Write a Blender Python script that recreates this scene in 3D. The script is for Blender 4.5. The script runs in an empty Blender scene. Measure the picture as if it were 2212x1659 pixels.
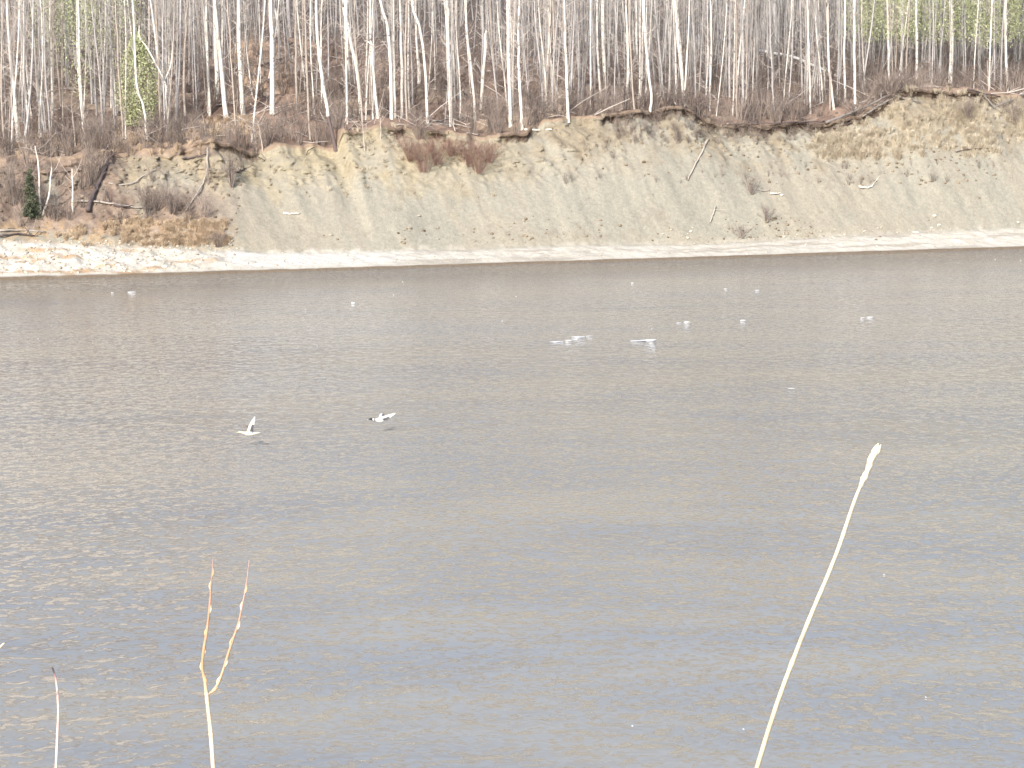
import bpy, math, random
import numpy as np
from mathutils import Vector, Matrix
from mathutils.bvhtree import BVHTree
from mathutils.kdtree import KDTree

# ------------------------------------------------------------------ camera, light, exposure
S = bpy.context.scene
COL = S.collection
rng = np.random.default_rng(11)
random.seed(11)

F = 2218.0                       # focal length in pixels of a 1024 px wide frame
K = 1024 / 2212                  # photo was measured on a 2212 px wide view
CAMH = 10.0
PITCH = math.atan((384 - 78) / F)
cam_d = bpy.data.cameras.new('camera')
cam_d.sensor_width = 36
cam_d.lens = 36 * F / 1024
cam_d.clip_start = 0.1
cam_d.clip_end = 3000
cam = bpy.data.objects.new('camera', cam_d)
COL.objects.link(cam)
cam.location = (0, 0, CAMH)
cam.rotation_euler = (math.pi / 2 - PITCH, 0, 0)
S.camera = cam

SUN_EL, SUN_AZ = math.radians(34), math.radians(180 + 22)    # azimuth clockwise from +Y: behind the camera, to its left
sun_dir = Vector((math.sin(SUN_AZ) * math.cos(SUN_EL), math.cos(SUN_AZ) * math.cos(SUN_EL), math.sin(SUN_EL)))
W = bpy.data.worlds.new('World')
S.world = W
W.use_nodes = True
wn = W.node_tree.nodes
sky = wn.new('ShaderNodeTexSky')
sky.sky_type = 'NISHITA'
sky.sun_disc = False
sky.sun_elevation = SUN_EL
sky.sun_rotation = SUN_AZ
sky.air_density = 1.0
sky.dust_density = 2.8
sky.ozone_density = 1.0
wn['Background'].inputs['Strength'].default_value = 0.15
W.node_tree.links.new(sky.outputs[0], wn['Background'].inputs['Color'])
sd = bpy.data.lights.new('sun', 'SUN')
sd.energy = 3.2
sd.angle = math.radians(0.53)
sd.color = (1.0, 0.965, 0.92)
sun = bpy.data.objects.new('sun', sd)
COL.objects.link(sun)
sun.rotation_euler = sun_dir.to_track_quat('Z', 'Y').to_euler()
sun.location = sun_dir * 200
S.view_settings.view_transform = 'Standard'
S.view_settings.look = 'None'
S.view_settings.gamma = 1
S.view_settings.exposure = 0.88
S.render.engine = 'CYCLES'
S.cycles.use_denoising = True
S.cycles.max_bounces = 6

# ------------------------------------------------------------------ measuring helpers
FWD = np.array([0, math.cos(PITCH), -math.sin(PITCH)])
UP = np.array([0, math.sin(PITCH), math.cos(PITCH)])
CAM = np.array([0, 0, CAMH])

def ray(X, Y):
    d = FWD + np.array([(X - 1106) * K / F, 0, 0]) + UP * ((829.5 - Y) * K / F)
    return d / np.linalg.norm(d)

def on_water(X, Y, z=0.0):
    d = ray(X, Y)
    return CAM + d * ((z - CAMH) / d[2])

def project(P):
    P = np.asarray(P, float) - CAM
    dz = P @ FWD
    return 1106 + P[..., 0] / dz * F / K, 829.5 - (P @ UP) / dz * F / K

SH0, SH1 = on_water(0, 606), on_water(2212, 537)
SD = (SH1 - SH0) / np.linalg.norm(SH1 - SH0)
SN = np.array([-SD[1], SD[0], 0])
SM = (SH0 + SH1) / 2

def sn_plane(X, Y, n):
    """ray met with the upright plane n metres inland of the shoreline -> (s, z)"""
    d = ray(X, Y)
    t = (n - (CAM - SM) @ SN) / (d @ SN)
    p = CAM + d * t
    return (p - SM) @ SD, p[2]

def world(s, n, z):
    s, n, z = np.broadcast_arrays(s, n, z)
    return SM + s[..., None] * SD + n[..., None] * SN + z[..., None] * np.array([0, 0, 1.0])

def _hash(ix, iy, seed):
    h = (ix.astype(np.int64) * 374761393 + iy.astype(np.int64) * 668265263 + seed * 1442695041) & 0xffffffff
    h = ((h ^ (h >> 13)) * 1274126177) & 0xffffffff
    return ((h ^ (h >> 16)) & 0xffff) / 65535.0

def vnoise(x, y, seed=0):
    x, y = np.broadcast_arrays(np.asarray(x, float), np.asarray(y, float))
    ix, iy = np.floor(x), np.floor(y)
    fx, fy = x - ix, y - iy
    fx = fx * fx * (3 - 2 * fx); fy = fy * fy * (3 - 2 * fy)
    ix = ix.astype(np.int64); iy = iy.astype(np.int64)
    a, b = _hash(ix, iy, seed), _hash(ix + 1, iy, seed)
    c, d = _hash(ix, iy + 1, seed), _hash(ix + 1, iy + 1, seed)
    return (a + (b - a) * fx) * (1 - fy) + (c + (d - c) * fx) * fy

def fbm(x, y, seed=0, oct=4, gain=0.5):
    x = np.asarray(x, float); y = np.asarray(y, float)
    t, a, tot = 0, 1.0, 0
    for i in range(oct):
        t = t + a * vnoise(x * 2 ** i + i * 17.3, y * 2 ** i - i * 9.1, seed + i)
        tot += a; a *= gain
    return t / tot                      # about 0..1

def sstep(a, b, x):
    t = np.clip((x - a) / (b - a), 0, 1)
    return t * t * (3 - 2 * t)

# ------------------------------------------------------------------ mesh helpers
def mk_mesh(name, V, Q, attrs=None, smooth=True):
    V = np.asarray(V, np.float32); Q = np.asarray(Q, np.int32)
    me = bpy.data.meshes.new(name)
    me.vertices.add(len(V)); me.vertices.foreach_set('co', V.ravel())
    k = Q.shape[1]
    me.loops.add(Q.size); me.loops.foreach_set('vertex_index', Q.ravel())
    me.polygons.add(len(Q))
    me.polygons.foreach_set('loop_start', np.arange(0, Q.size, k, dtype=np.int32))
    me.polygons.foreach_set('loop_total', np.full(len(Q), k, np.int32))
    if smooth:
        me.polygons.foreach_set('use_smooth', np.ones(len(Q), bool))
    for an, arr in (attrs or {}).items():
        arr = np.asarray(arr, np.float32)
        if arr.ndim == 1:
            a = me.attributes.new(an, 'FLOAT', 'POINT'); a.data.foreach_set('value', arr)
        else:
            a = me.attributes.new(an, 'FLOAT_COLOR', 'POINT')
            a.data.foreach_set('color', np.c_[arr, np.ones(len(arr))].astype(np.float32).ravel())
    me.update(calc_edges=True)
    return me

def link(name, me, mat=None, parent=None, loc=None):
    o = bpy.data.objects.new(name, me)
    COL.objects.link(o)
    if mat is not None and me is not None and not len(me.materials):
        me.materials.append(mat)
    if parent: o.parent = parent
    if loc is not None: o.location = loc
    return o

def tag(o, label=None, cat=None, group=None, kind=None):
    if label: o['label'] = label
    if cat: o['category'] = cat
    if group: o['group'] = group
    if kind: o['kind'] = kind
    return o

def empty(name, loc):
    o = bpy.data.objects.new(name, None)
    o.empty_display_size = 0.3
    COL.objects.link(o); o.location = loc
    return o

def tubes(P, R, k=3):
    """P (M,K,3) paths, R (M,K) radii -> verts, quads (tapered tubes)"""
    P = np.asarray(P, float); R = np.asarray(R, float)
    M, n = R.shape
    D = P[:, -1] - P[:, 0]
    D = D / (np.linalg.norm(D, axis=1, keepdims=True) + 1e-9)
    ref = np.where(np.abs(D[:, 2:3]) > 0.6, np.array([[1.0, 0, 0]]), np.array([[0, 0, 1.0]]))
    A = np.cross(D, ref); A /= np.linalg.norm(A, axis=1, keepdims=True) + 1e-9
    B = np.cross(D, A)
    an = np.arange(k) * 2 * math.pi / k
    ring = A[:, None, :] * np.cos(an)[None, :, None] + B[:, None, :] * np.sin(an)[None, :, None]   # M,k,3
    V = P[:, :, None, :] + ring[:, None] * R[:, :, None, None]
    idx = np.arange(M * n * k).reshape(M, n, k)
    a = idx[:, :-1]; b = np.roll(a, -1, 2); d = idx[:, 1:]; c = np.roll(d, -1, 2)
    Q = np.stack([a, b, c, d], -1).reshape(-1, 4)
    return V.reshape(-1, 3), Q

class MB:
    def __init__(s): s.V, s.Q, s.T, s.n = [], [], [], 0
    def add(s, V, Q, t=0.5):
        s.V.append(V); s.Q.append(Q + s.n); s.n += len(V)
        s.T.append(np.broadcast_to(np.asarray(t, float), (len(V),)))
    def mesh(s, name):
        return mk_mesh(name, np.concatenate(s.V), np.concatenate(s.Q), {'tint': np.concatenate(s.T)})
    def arr(s): return np.concatenate(s.V), np.concatenate(s.Q), np.concatenate(s.T)

def stamp(T, pos, scale, rot, tint, squash=None):
    """copies of template T=(V,Q,t) into one mesh's arrays"""
    V, Q, t = T
    c, s_ = np.cos(rot), np.sin(rot)
    sc = np.asarray(scale, float)
    x = V[:, 0][None] * sc[:, None]; y = V[:, 1][None] * sc[:, None]
    zs = sc if squash is None else sc * squash
    z = V[:, 2][None] * zs[:, None]
    X = x * c[:, None] - y * s_[:, None] + pos[:, 0:1]
    Y = x * s_[:, None] + y * c[:, None] + pos[:, 1:2]
    Z = z + pos[:, 2:3]
    VV = np.stack([X, Y, Z], -1).reshape(-1, 3)
    QQ = (Q[None] + (np.arange(len(pos)) * len(V))[:, None, None]).reshape(-1, 4)
    TT = (tint[:, None] + (t[None] - 0.5) * 0.3).reshape(-1)
    return VV, QQ, TT

# ------------------------------------------------------------------ materials
def mat_new(name):
    m = bpy.data.materials.new(name); m.use_nodes = True
    nt = m.node_tree
    return m, nt, nt.nodes['Principled BSDF'], nt.links

def rampnode(nt, stops):
    r = nt.nodes.new('ShaderNodeValToRGB')
    el = r.color_ramp.elements
    while len(el) < len(stops): el.new(0.5)
    for e, (p, c) in zip(el, stops):
        e.position = p
        e.color = (c, c, c, 1) if np.isscalar(c) else (*c, 1)
    return r

def mathn(nt, op, a, b=None, c=None):
    n = nt.nodes.new('ShaderNodeMath'); n.operation = op
    for i, v in enumerate((a, b, c)):
        if v is None: continue
        if hasattr(v, 'links'): nt.links.new(v, n.inputs[i])
        else: n.inputs[i].default_value = v
    return n.outputs[0]

def mixc(nt, fac, a, b, mode='MIX'):
    n = nt.nodes.new('ShaderNodeMix'); n.data_type = 'RGBA'; n.blend_type = mode
    for i, v in ((0, fac), (6, a), (7, b)):
        if hasattr(v, 'links'): nt.links.new(v, n.inputs[i])
        elif i == 0: n.inputs[0].default_value = v
        else: n.inputs[i].default_value = (*v, 1)
    return n.outputs[2]

def noisen(nt, vec, scale, detail=3, rough=0.5, mapscale=None, rot=None):
    if mapscale is not None or rot is not None:
        mp = nt.nodes.new('ShaderNodeMapping')
        if mapscale is not None: mp.inputs['Scale'].default_value = mapscale
        if rot is not None: mp.inputs['Rotation'].default_value = (0, 0, rot)
        nt.links.new(vec, mp.inputs[0]); vec = mp.outputs[0]
    n = nt.nodes.new('ShaderNodeTexNoise')
    n.inputs['Scale'].default_value = scale
    n.inputs['Detail'].default_value = detail
    n.inputs['Roughness'].default_value = rough
    nt.links.new(vec, n.inputs['Vector'])
    return n.outputs['Fac']

def bumpn(nt, h, strength=1.0, dist=1.0):
    b = nt.nodes.new('ShaderNodeBump')
    b.inputs['Strength'].default_value = strength
    b.inputs['Distance'].default_value = dist
    nt.links.new(h, b.inputs['Height'])
    return b.outputs[0]

def tint_mat(name, lo, hi, rough=0.9, spread=1.0):
    """colour runs lo..hi over the per-piece value stored on the mesh"""
    m, nt, p, L = mat_new(name)
    a = nt.nodes.new('ShaderNodeAttribute'); a.attribute_name = 'tint'
    g = nt.nodes.new('ShaderNodeNewGeometry')
    n = noisen(nt, g.outputs['Position'], 1.3, 2)
    f = mathn(nt, 'ADD', a.outputs['Fac'], mathn(nt, 'MULTIPLY', mathn(nt, 'SUBTRACT', n, 0.5), 0.5 * spread))
    r = rampnode(nt, [(0.0, lo), (1.0, hi)])
    L.new(f, r.inputs[0])
    L.new(r.outputs[0], p.inputs['Base Color'])
    p.inputs['Roughness'].default_value = rough
    p.inputs['Specular IOR Level'].default_value = 0.25
    return m

def bark_mat(name, base, dark, knots=0.6, vary=0.25):
    m, nt, p, L = mat_new(name)
    tc = nt.nodes.new('ShaderNodeTexCoord'); v = tc.outputs['Object']
    oi = nt.nodes.new('ShaderNodeObjectInfo')
    add = nt.nodes.new('ShaderNodeVectorMath'); add.operation = 'ADD'
    sc = nt.nodes.new('ShaderNodeVectorMath'); sc.operation = 'SCALE'
    cb = nt.nodes.new('ShaderNodeCombineXYZ')
    for i in range(3): L.new(oi.outputs['Random'], cb.inputs[i])
    L.new(cb.outputs[0], sc.inputs[0]); sc.inputs['Scale'].default_value = 57.0
    L.new(v, add.inputs[0]); L.new(sc.outputs[0], add.inputs[1]); v = add.outputs[0]
    n1 = noisen(nt, v, 1.0, 2, 0.6, mapscale=(5, 5, 7))          # knots and scars
    n2 = noisen(nt, v, 1.0, 3, 0.6, mapscale=(1.5, 1.5, 0.5))    # long stains
    n3 = noisen(nt, v, 1.0, 1, 0.5, mapscale=(6, 6, 45))         # lenticels
    k1 = rampnode(nt, [(0.60, 0.0), (0.68, knots)]); L.new(n1, k1.inputs[0])
    k3 = rampnode(nt, [(0.62, 0.0), (0.74, knots * 0.5)]); L.new(n3, k3.inputs[0])
    k2 = rampnode(nt, [(0.40, 0.0), (0.8, 0.45)]); L.new(n2, k2.inputs[0])
    val = mathn(nt, 'MULTIPLY_ADD', oi.outputs['Random'], vary, 1 - vary)
    bc = nt.nodes.new('ShaderNodeVectorMath'); bc.operation = 'SCALE'
    bc.inputs[0].default_value = base; L.new(val, bc.inputs['Scale'])
    c = mixc(nt, k2.outputs[0], bc.outputs[0], tuple(0.55 * b + 0.45 * d for b, d in zip(base, dark)))
    c = mixc(nt, mathn(nt, 'MAXIMUM', k1.outputs[0], k3.outputs[0]), c, dark)
    L.new(c, p.inputs['Base Color'])
    L.new(bumpn(nt, n1, 0.4, 0.03), p.inputs['Normal'])
    p.inputs['Roughness'].default_value = 0.75
    p.inputs['Specular IOR Level'].default_value = 0.3
    return m

BARK = {
    'white': bark_mat('bark_white', (0.70, 0.665, 0.60), (0.07, 0.055, 0.05), 0.85, 0.12),
    'grey': bark_mat('bark_grey', (0.44, 0.425, 0.415), (0.09, 0.075, 0.07), 0.6, 0.3),
    'tan': bark_mat('bark_tan', (0.42, 0.365, 0.315), (0.12, 0.08, 0.06), 0.6, 0.25),
    'dark': bark_mat('bark_dark', (0.13, 0.10, 0.095), (0.03, 0.025, 0.025), 0.7, 0.3),
    'oldgrey': bark_mat('bark_old_grey', (0.25, 0.225, 0.205), (0.05, 0.04, 0.038), 0.6, 0.3),
    'drift': bark_mat('weathered_wood', (0.40, 0.36, 0.315), (0.15, 0.11, 0.09), 0.5, 0.2),
}
TWIG_PALE = tint_mat('twig_pale', (0.30, 0.25, 0.22), (0.56, 0.51, 0.46))
TWIG_BROWN = tint_mat('twig_brown', (0.09, 0.073, 0.065), (0.33, 0.272, 0.235))
TWIG_FAR = tint_mat('twig_far', (0.075, 0.068, 0.062), (0.38, 0.365, 0.35))
GRASS_DRY = tint_mat('grass_dry', (0.33, 0.27, 0.195), (0.62, 0.55, 0.425))
GRASS_RUST = tint_mat('grass_rust', (0.34, 0.24, 0.16), (0.60, 0.48, 0.34))
RED_STEM = tint_mat('red_stem', (0.14, 0.082, 0.066), (0.30, 0.19, 0.15))
BUD_GREEN = tint_mat('bud_green', (0.29, 0.32, 0.16), (0.50, 0.52, 0.33))
NEEDLE = tint_mat('needle_green', (0.045, 0.058, 0.035), (0.12, 0.135, 0.085))
CLOD = tint_mat('clod_earth', (0.10, 0.075, 0.05), (0.36, 0.30, 0.22))
STONE = tint_mat('stone_pale', (0.26, 0.225, 0.175), (0.55, 0.515, 0.45), 0.85)
ROOT = tint_mat('root_dark', (0.035, 0.025, 0.02), (0.14, 0.095, 0.07))

# ------------------------------------------------------------------ the far bank
def prof(tab, n):
    """photo line (x,y) standing n metres inland -> arrays s, z"""
    n_ = n if callable(n) else (lambda x: n)
    q = [sn_plane(x, y, n_(x)) for x, y in tab]
    q = np.array(sorted(q))
    return q[:, 0], q[:, 1]

YT = [(0, 522), (200, 530), (420, 538), (560, 546), (700, 546), (1000, 540), (1200, 531), (1500, 529), (1800, 512), (2212, 492)]
YC = [(0, 342), (130, 338), (250, 330), (400, 316), (455, 300), (500, 306), (545, 326), (620, 308), (690, 316), (724, 324), (738, 276), (900, 275),
      (1000, 288), (1075, 293), (1131, 284), (1176, 256), (1316, 244), (1401, 240), (1463, 226), (1500, 238), (1556, 268),
      (1660, 268), (1783, 264), (1857, 252), (1916, 215), (1957, 190), (2100, 198), (2212, 210)]
Y1 = [(0, 306), (250, 292), (450, 268), (600, 256), (730, 258), (1000, 264), (1131, 256), (1300, 228), (1500, 210), (1660, 238),
      (1850, 216), (1957, 180), (2100, 184), (2212, 190)]
Y2 = [(0, 252), (250, 238), (450, 200), (550, 170), (700, 180), (900, 190), (1100, 198), (1300, 196), (1500, 186), (1700, 186), (1957, 166), (2212, 166)]
Y3 = [(0, 175), (300, 155), (520, 85), (600, 80), (800, 95), (1000, 112), (1200, 135), (1400, 145), (1600, 125), (1800, 135), (2000, 142), (2212, 142)]
Y4 = [(0, 70), (2212, 70)]
Y5 = [(0, -60), (2212, -60)]
Y6 = [(0, -420), (2212, -420)]
NT, NC = 5.0, 12.0
s_ax = np.concatenate([np.linspace(-150, -34, 40)[:-1], np.arange(-34, 50, 0.115), np.linspace(50, 190, 45)])
zt = np.interp(s_ax, *prof(YT, NT)); zc = np.interp(s_ax, *prof(YC, NC))
z1 = np.interp(s_ax, *prof(Y1, 20)); z2 = np.interp(s_ax, *prof(Y2, 32)); z3 = np.interp(s_ax, *prof(Y3, 50))
z4 = np.interp(s_ax, *prof(Y4, 90)); z5 = np.interp(s_ax, *prof(Y5, 150)); z6 = np.interp(s_ax, *prof(Y6, 330))
def smooth1(a, w):
    k = np.hanning(w * 2 + 1); k /= k.sum()
    return np.convolve(np.pad(a, w, mode='edge'), k, 'valid')
z1, z2, z3 = (smooth1(z, 20) for z in (z1, z2, z3)); zt = smooth1(zt, 12); zc = smooth1(zc, 2)
zc = zc + 0.30 * (fbm(s_ax * 0.9, 0, 3, 4, .6) - 0.5) * 2
hwob = (fbm(s_ax * 0.8, 7, 13, 4, .6) - .5) * 1.6
lip = 0.02 + 0.40 * sstep(0.46, 0.66, fbm(s_ax * 0.42, 4, 8, 3, .6))          # how far the sod hangs over
x_c, _y = project(world(s_ax, np.full_like(s_ax, NC), zc))
right_end = sstep(1530, 1600, x_c) * (1 - sstep(2120, 2180, x_c))
lip = np.maximum(lip * .75, right_end * (.16 + .34 * fbm(s_ax * 1.1, 3, 18, 3)))
hc = zc - zt
rows_n = [np.full_like(s_ax, -9), np.full_like(s_ax, -0.02), np.full_like(s_ax, 0.03), np.full_like(s_ax, NT), np.full_like(s_ax, 8.3), np.full_like(s_ax, 10.8),
          hwob + NC + 0.25 * lip, hwob + NC + 0.1 + lip * 0.4, hwob + NC + .15 - lip * 0.5, hwob + NC + 0.3 - lip * 0.3, np.full_like(s_ax, 13.6), np.full_like(s_ax, 20), np.full_like(s_ax, 32), np.full_like(s_ax, 50),
          np.full_like(s_ax, 90), np.full_like(s_ax, 150), np.full_like(s_ax, 330)]
rows_z = [0 * zc - 1.6, 0 * zc - 0.03, 0 * zc + 0.09, zt, zt + hc * 0.50, zt + hc * 0.84,
          zc - 0.55, zc - 0.30, zc - 0.16, zc, zc * 0.85 + z1 * 0.15, z1, z2, z3, z4, z5, z6]
cnt = [5, 1, 34, 52, 46, 14, 5, 4, 3, 10, 44, 52, 50, 24, 16, 16]
Nn, Zz = [], []
ROWK = []
for i in range(len(cnt)):
    for j in range(cnt[i]):
        t = j / cnt[i]
        Nn.append(rows_n[i] * (1 - t) + rows_n[i + 1] * t); Zz.append(rows_z[i] * (1 - t) + rows_z[i + 1] * t); ROWK.append(i + t)
Nn.append(rows_n[-1]); Zz.append(rows_z[-1]); ROWK.append(len(cnt))
Nn, Zz, ROWK = np.array(Nn), np.array(Zz), np.array(ROWK)
for _ in range(2):                                                 # soften the creases of the beach and face only
    zz = Zz.copy(); nn = Nn.copy()
    for r in range(1, len(ROWK) - 1):
        if 2.6 < ROWK[r] < 6 or ROWK[r] > 10.3:
            zz[r] = (Zz[r - 1] + 2 * Zz[r] + Zz[r + 1]) / 4; nn[r] = (Nn[r - 1] + 2 * Nn[r] + Nn[r + 1]) / 4
    Zz, Nn = zz, nn
Sg = np.broadcast_to(s_ax, Nn.shape)
RK = np.broadcast_to(ROWK[:, None], Nn.shape)
face = sstep(2.9, 3.25, RK) * (1 - sstep(6.0, 7.5, RK))
beach = sstep(2.0, 2.3, RK) * (1 - sstep(2.9, 3.1, RK))
floor_ = sstep(9, 10.2, RK)
xl, yl = project(world(Sg, Nn, Zz))
leftz = 1 - sstep(400, 560, xl)                                     # the slumped, overgrown end
rough_top = sstep(0.45, 0.9, (Zz - zt) / np.maximum(hc, 0.5) + 0.35 * (fbm(Sg * .25, 2, 77, 2) - .5))
lump = (fbm(Sg * 0.4, Zz * 0.5, 21, 3) - 0.5) * 0.8 + (fbm(Sg * 2.2, Zz * 2.2, 25, 4, 0.6) - 0.5) * (0.10 + 0.34 * rough_top + 0.2 * leftz)
rill = (fbm(Sg * 2.0 + 0.8 * Zz, Zz * 0.22, 31, 3) - 0.5) * 0.09
crumb = np.maximum(0, fbm(Sg * 2.6 + Zz, Zz * 3.6, 37, 3, 0.6) - 0.55) * 1.3
Nn = Nn - face * (lump * (0.75 + 0.9 * leftz) + rill + crumb * (0.06 + 0.9 * rough_top + 0.6 * leftz))
Zz = Zz + beach * ((fbm(Sg * 1.2, Nn * 1.6, 41, 3) - 0.5) * (0.22 + 0.2 * leftz)) + beach * leftz * (fbm(Sg * 3, Nn * 3, 44, 2) - 0.5) * 0.22
Zz = Zz + floor_ * ((fbm(Sg * 0.35, Nn * 0.35, 51, 3) - 0.5) * 1.1 + (fbm(Sg * 1.6, Nn * 1.6, 55, 3) - 0.5) * 0.45) * np.where(RK > 10, 1, 0.5)
P3 = world(Sg, Nn, Zz)
xl, yl = project(P3)

# colours of the ground: what it is made of, place by place
def C(*a): return np.array(a, float)
col = np.zeros(P3.shape)
def lay(mask, c): 
    global col
    col = col * (1 - mask[..., None]) + c * mask[..., None]
frac = (Zz - zt) / np.maximum(hc, 0.5)
nA = fbm(Sg * 0.16, Zz * 0.35, 61, 4); nB = fbm(Sg * 0.9, Zz * 0.9, 65, 4); nC = fbm(Sg * 3, Zz * 3, 69, 3)
nS = fbm(Sg * 1.1 + Zz * 0.35, Zz * 0.12, 73, 3)
col[:] = C(0.262, 0.241, 0.192)                                        # tan clay
lay(sstep(0.42, 0.62, nA) * sstep(560, 900, xl), C(0.252, 0.238, 0.194))  # grey-green clay
lay(0.6 * sstep(0.5, 0.68, nS), C(0.268, 0.242, 0.192))
lay(0.5 * sstep(0.52, 0.72, fbm(Sg * .8 + 40 + Zz * .3, Zz * .1, 79, 3)), C(0.236, 0.226, 0.188))
yel = sstep(0.50, 0.80, frac + (nB - 0.5) * 0.5) * (1 - sstep(1020, 1180, xl)) * sstep(150, 300, xl)
yel = np.maximum(yel, 0.9 * sstep(0.35, 0.6, frac + (nB - .5) * .5) * sstep(840, 900, xl) * (1 - sstep(1040, 1090, xl)))
lay(yel * (0.55 + 0.45 * sstep(.4, .6, nB)), C(0.282, 0.244, 0.168))
topb = sstep(0.55, 0.9, frac + (nB - 0.5) * 0.6) * sstep(1080, 1200, xl)
lay(0.85 * topb * sstep(.34, .56, nB), C(0.225, 0.190, 0.135))
lay(0.6 * topb * sstep(.55, .7, nC), C(0.150, 0.122, 0.088))
lay(leftz * sstep(0.05, 0.2, frac) * sstep(.22, .42, nB) * (1 - 0.75 * sstep(235, 290, xl) * sstep(330, 345, yl) * (1 - sstep(395, 440, yl))), C(0.205, 0.155, 0.120) + (nC[..., None] - .5) * C(.22, .18, .14))
lay(leftz * sstep(465, 490, yl) * (1 - sstep(0.45, 0.6, nC)) * 0.7, C(0.33, 0.235, 0.14))
lay(0.8 * sstep(0.62, 0.72, nC) * sstep(.5, .62, nB) * face * 0.35, C(0.17, 0.14, 0.105))
# litter on the forest floor
lit = C(0.190, 0.134, 0.103) + (nB[..., None] - 0.5) * C(0.18, 0.135, 0.105)
fl = sstep(8.6, 9.3, RK)
lay(fl, lit)
lay(sstep(7.6, 8.4, RK) * (1 - fl), C(0.235, 0.175, 0.125))
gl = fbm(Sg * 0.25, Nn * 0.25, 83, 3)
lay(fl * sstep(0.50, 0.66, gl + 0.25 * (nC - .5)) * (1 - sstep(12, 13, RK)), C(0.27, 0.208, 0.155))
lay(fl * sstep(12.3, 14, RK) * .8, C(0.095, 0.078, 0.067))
lay(fl * (1 - sstep(10.3, 10.9, RK)) * leftz * 0.7, C(0.275, 0.208, 0.155))
bare = sstep(490, 520, xl) * (1 - sstep(640, 760, xl)) * sstep(70, 100, yl) * (1 - sstep(195, 240, yl))
lay(bare * sstep(.42, .58, nB) * fl * 0.8, C(0.40, 0.28, 0.19))
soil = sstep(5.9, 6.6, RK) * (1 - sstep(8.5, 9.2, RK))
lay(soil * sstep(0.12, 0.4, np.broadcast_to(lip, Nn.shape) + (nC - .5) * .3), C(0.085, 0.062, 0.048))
# beach
gw = sstep(1.9, 2.05, RK) * (1 - sstep(2.86, 3.08, RK + (nC - 0.5) * 0.2))
lay(gw, C(0.46, 0.432, 0.372) + (nC[..., None] - .5) * 0.16)
vw = sstep(440, 520, xl + (nB - .5) * 140) * (1 - sstep(760, 1000, xl))
lay(gw * np.clip(vw * sstep(.3, .5, nB + vw * .2) + 0.75 * (1 - sstep(150, 380, xl)) * sstep(.5, .62, fbm(Sg * .5, Nn * 1.2, 97, 3)) * sstep(2.35, 2.5, RK), 0, 1) * sstep(2.12, 2.3, RK), C(0.50, 0.48, 0.435))
lay(gw * sstep(.55, .7, fbm(Sg * .5, Nn * 2, 93, 3)) * leftz, C(0.36, 0.26, 0.17))
lay(gw * 0.8 * sstep(.50, .7, fbm(Sg * .35, Nn * 1.6, 95, 3)) * (1 - leftz) * (1 - vw), C(0.32, 0.285, 0.235))
lay((1 - sstep(2.02, 2.07, RK + (nB - .5) * .06)), C(0.14, 0.11, 0.08))
nr, nc_ = Nn.shape
idx = np.arange(nr * nc_).reshape(nr, nc_)
Q = np.stack([idx[:-1, :-1], idx[:-1, 1:], idx[1:, 1:], idx[1:, :-1]], -1).reshape(-1, 4)

m, nt, p, L = mat_new('bank_earth')
at = nt.nodes.new('ShaderNodeAttribute'); at.attribute_name = 'col'
g = nt.nodes.new('ShaderNodeNewGeometry')
na = noisen(nt, g.outputs['Position'], 5.0, 4, 0.65); nb = noisen(nt, g.outputs['Position'], 22.0, 3, 0.6)
va = rampnode(nt, [(0.25, 0.80), (0.75, 1.16)]); L.new(na, va.inputs[0])
vb = rampnode(nt, [(0.3, 0.8), (0.7, 1.15)]); L.new(nb, vb.inputs[0])
c = mixc(nt, 1.0, at.outputs['Color'], va.outputs[0], 'MULTIPLY'); c = mixc(nt, 1.0, c, vb.outputs[0], 'MULTIPLY')
L.new(c, p.inputs['Base Color'])
L.new(bumpn(nt, mathn(nt, 'ADD', na, mathn(nt, 'MULTIPLY', nb, 0.4)), 0.6, 0.05), p.inputs['Normal'])
p.inputs['Roughness'].default_value = 0.95; p.inputs['Specular IOR Level'].default_value = 0.15
EARTH = m
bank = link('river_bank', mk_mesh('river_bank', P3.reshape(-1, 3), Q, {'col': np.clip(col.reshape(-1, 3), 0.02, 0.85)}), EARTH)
tag(bank, 'eroded clay bank with gravel shore and wooded slope above', kind='structure')
BVH = BVHTree.FromPolygons([Vector(v) for v in P3.reshape(-1, 3)], Q.tolist())
CV = Vector(CAM)

def hit(X, Y):
    """where the line of sight through a photo point meets the bank"""
    for dy in (0, 3, 6, 10, 16):
        h = BVH.ray_cast(CV, Vector(ray(X, Y + dy)))
        if h[0]: return np.array(h[0]), np.array(h[1])
    raise ValueError((X, Y))
def ground(x, y):
    h = BVH.ray_cast(Vector((x, y, 400)), Vector((0, 0, -1)))
    return h[0].z if h[0] else None
def at_depth(X, Y, yw):
    d = ray(X, Y); return CAM + d * (yw / d[1])
def px(w, dist): return w * K / F * dist               # photo pixels -> metres at a distance

# ------------------------------------------------------------------ the river
m, nt, p, L = mat_new('river_water')
tc = nt.nodes.new('ShaderNodeTexCoord'); v = tc.outputs['Object']
rotz = math.radians(-14)
r1 = noisen(nt, v, 1.0, 2, 0.55, mapscale=(4.0, 5.6, 1), rot=rotz)
r2 = noisen(nt, v, 1.0, 2, 0.5, mapscale=(1.1, 1.9, 1), rot=math.radians(-20))
r3 = noisen(nt, v, 1.0, 2, 0.5, mapscale=(0.16, 0.42, 1), rot=math.radians(-16))
wind = noisen(nt, v, 1.0, 3, 0.55, mapscale=(0.035, 0.10, 1), rot=math.radians(-12))
wr = rampnode(nt, [(0.38, 0.45), (0.60, 1.0)]); L.new(wind, wr.inputs[0])
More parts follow.
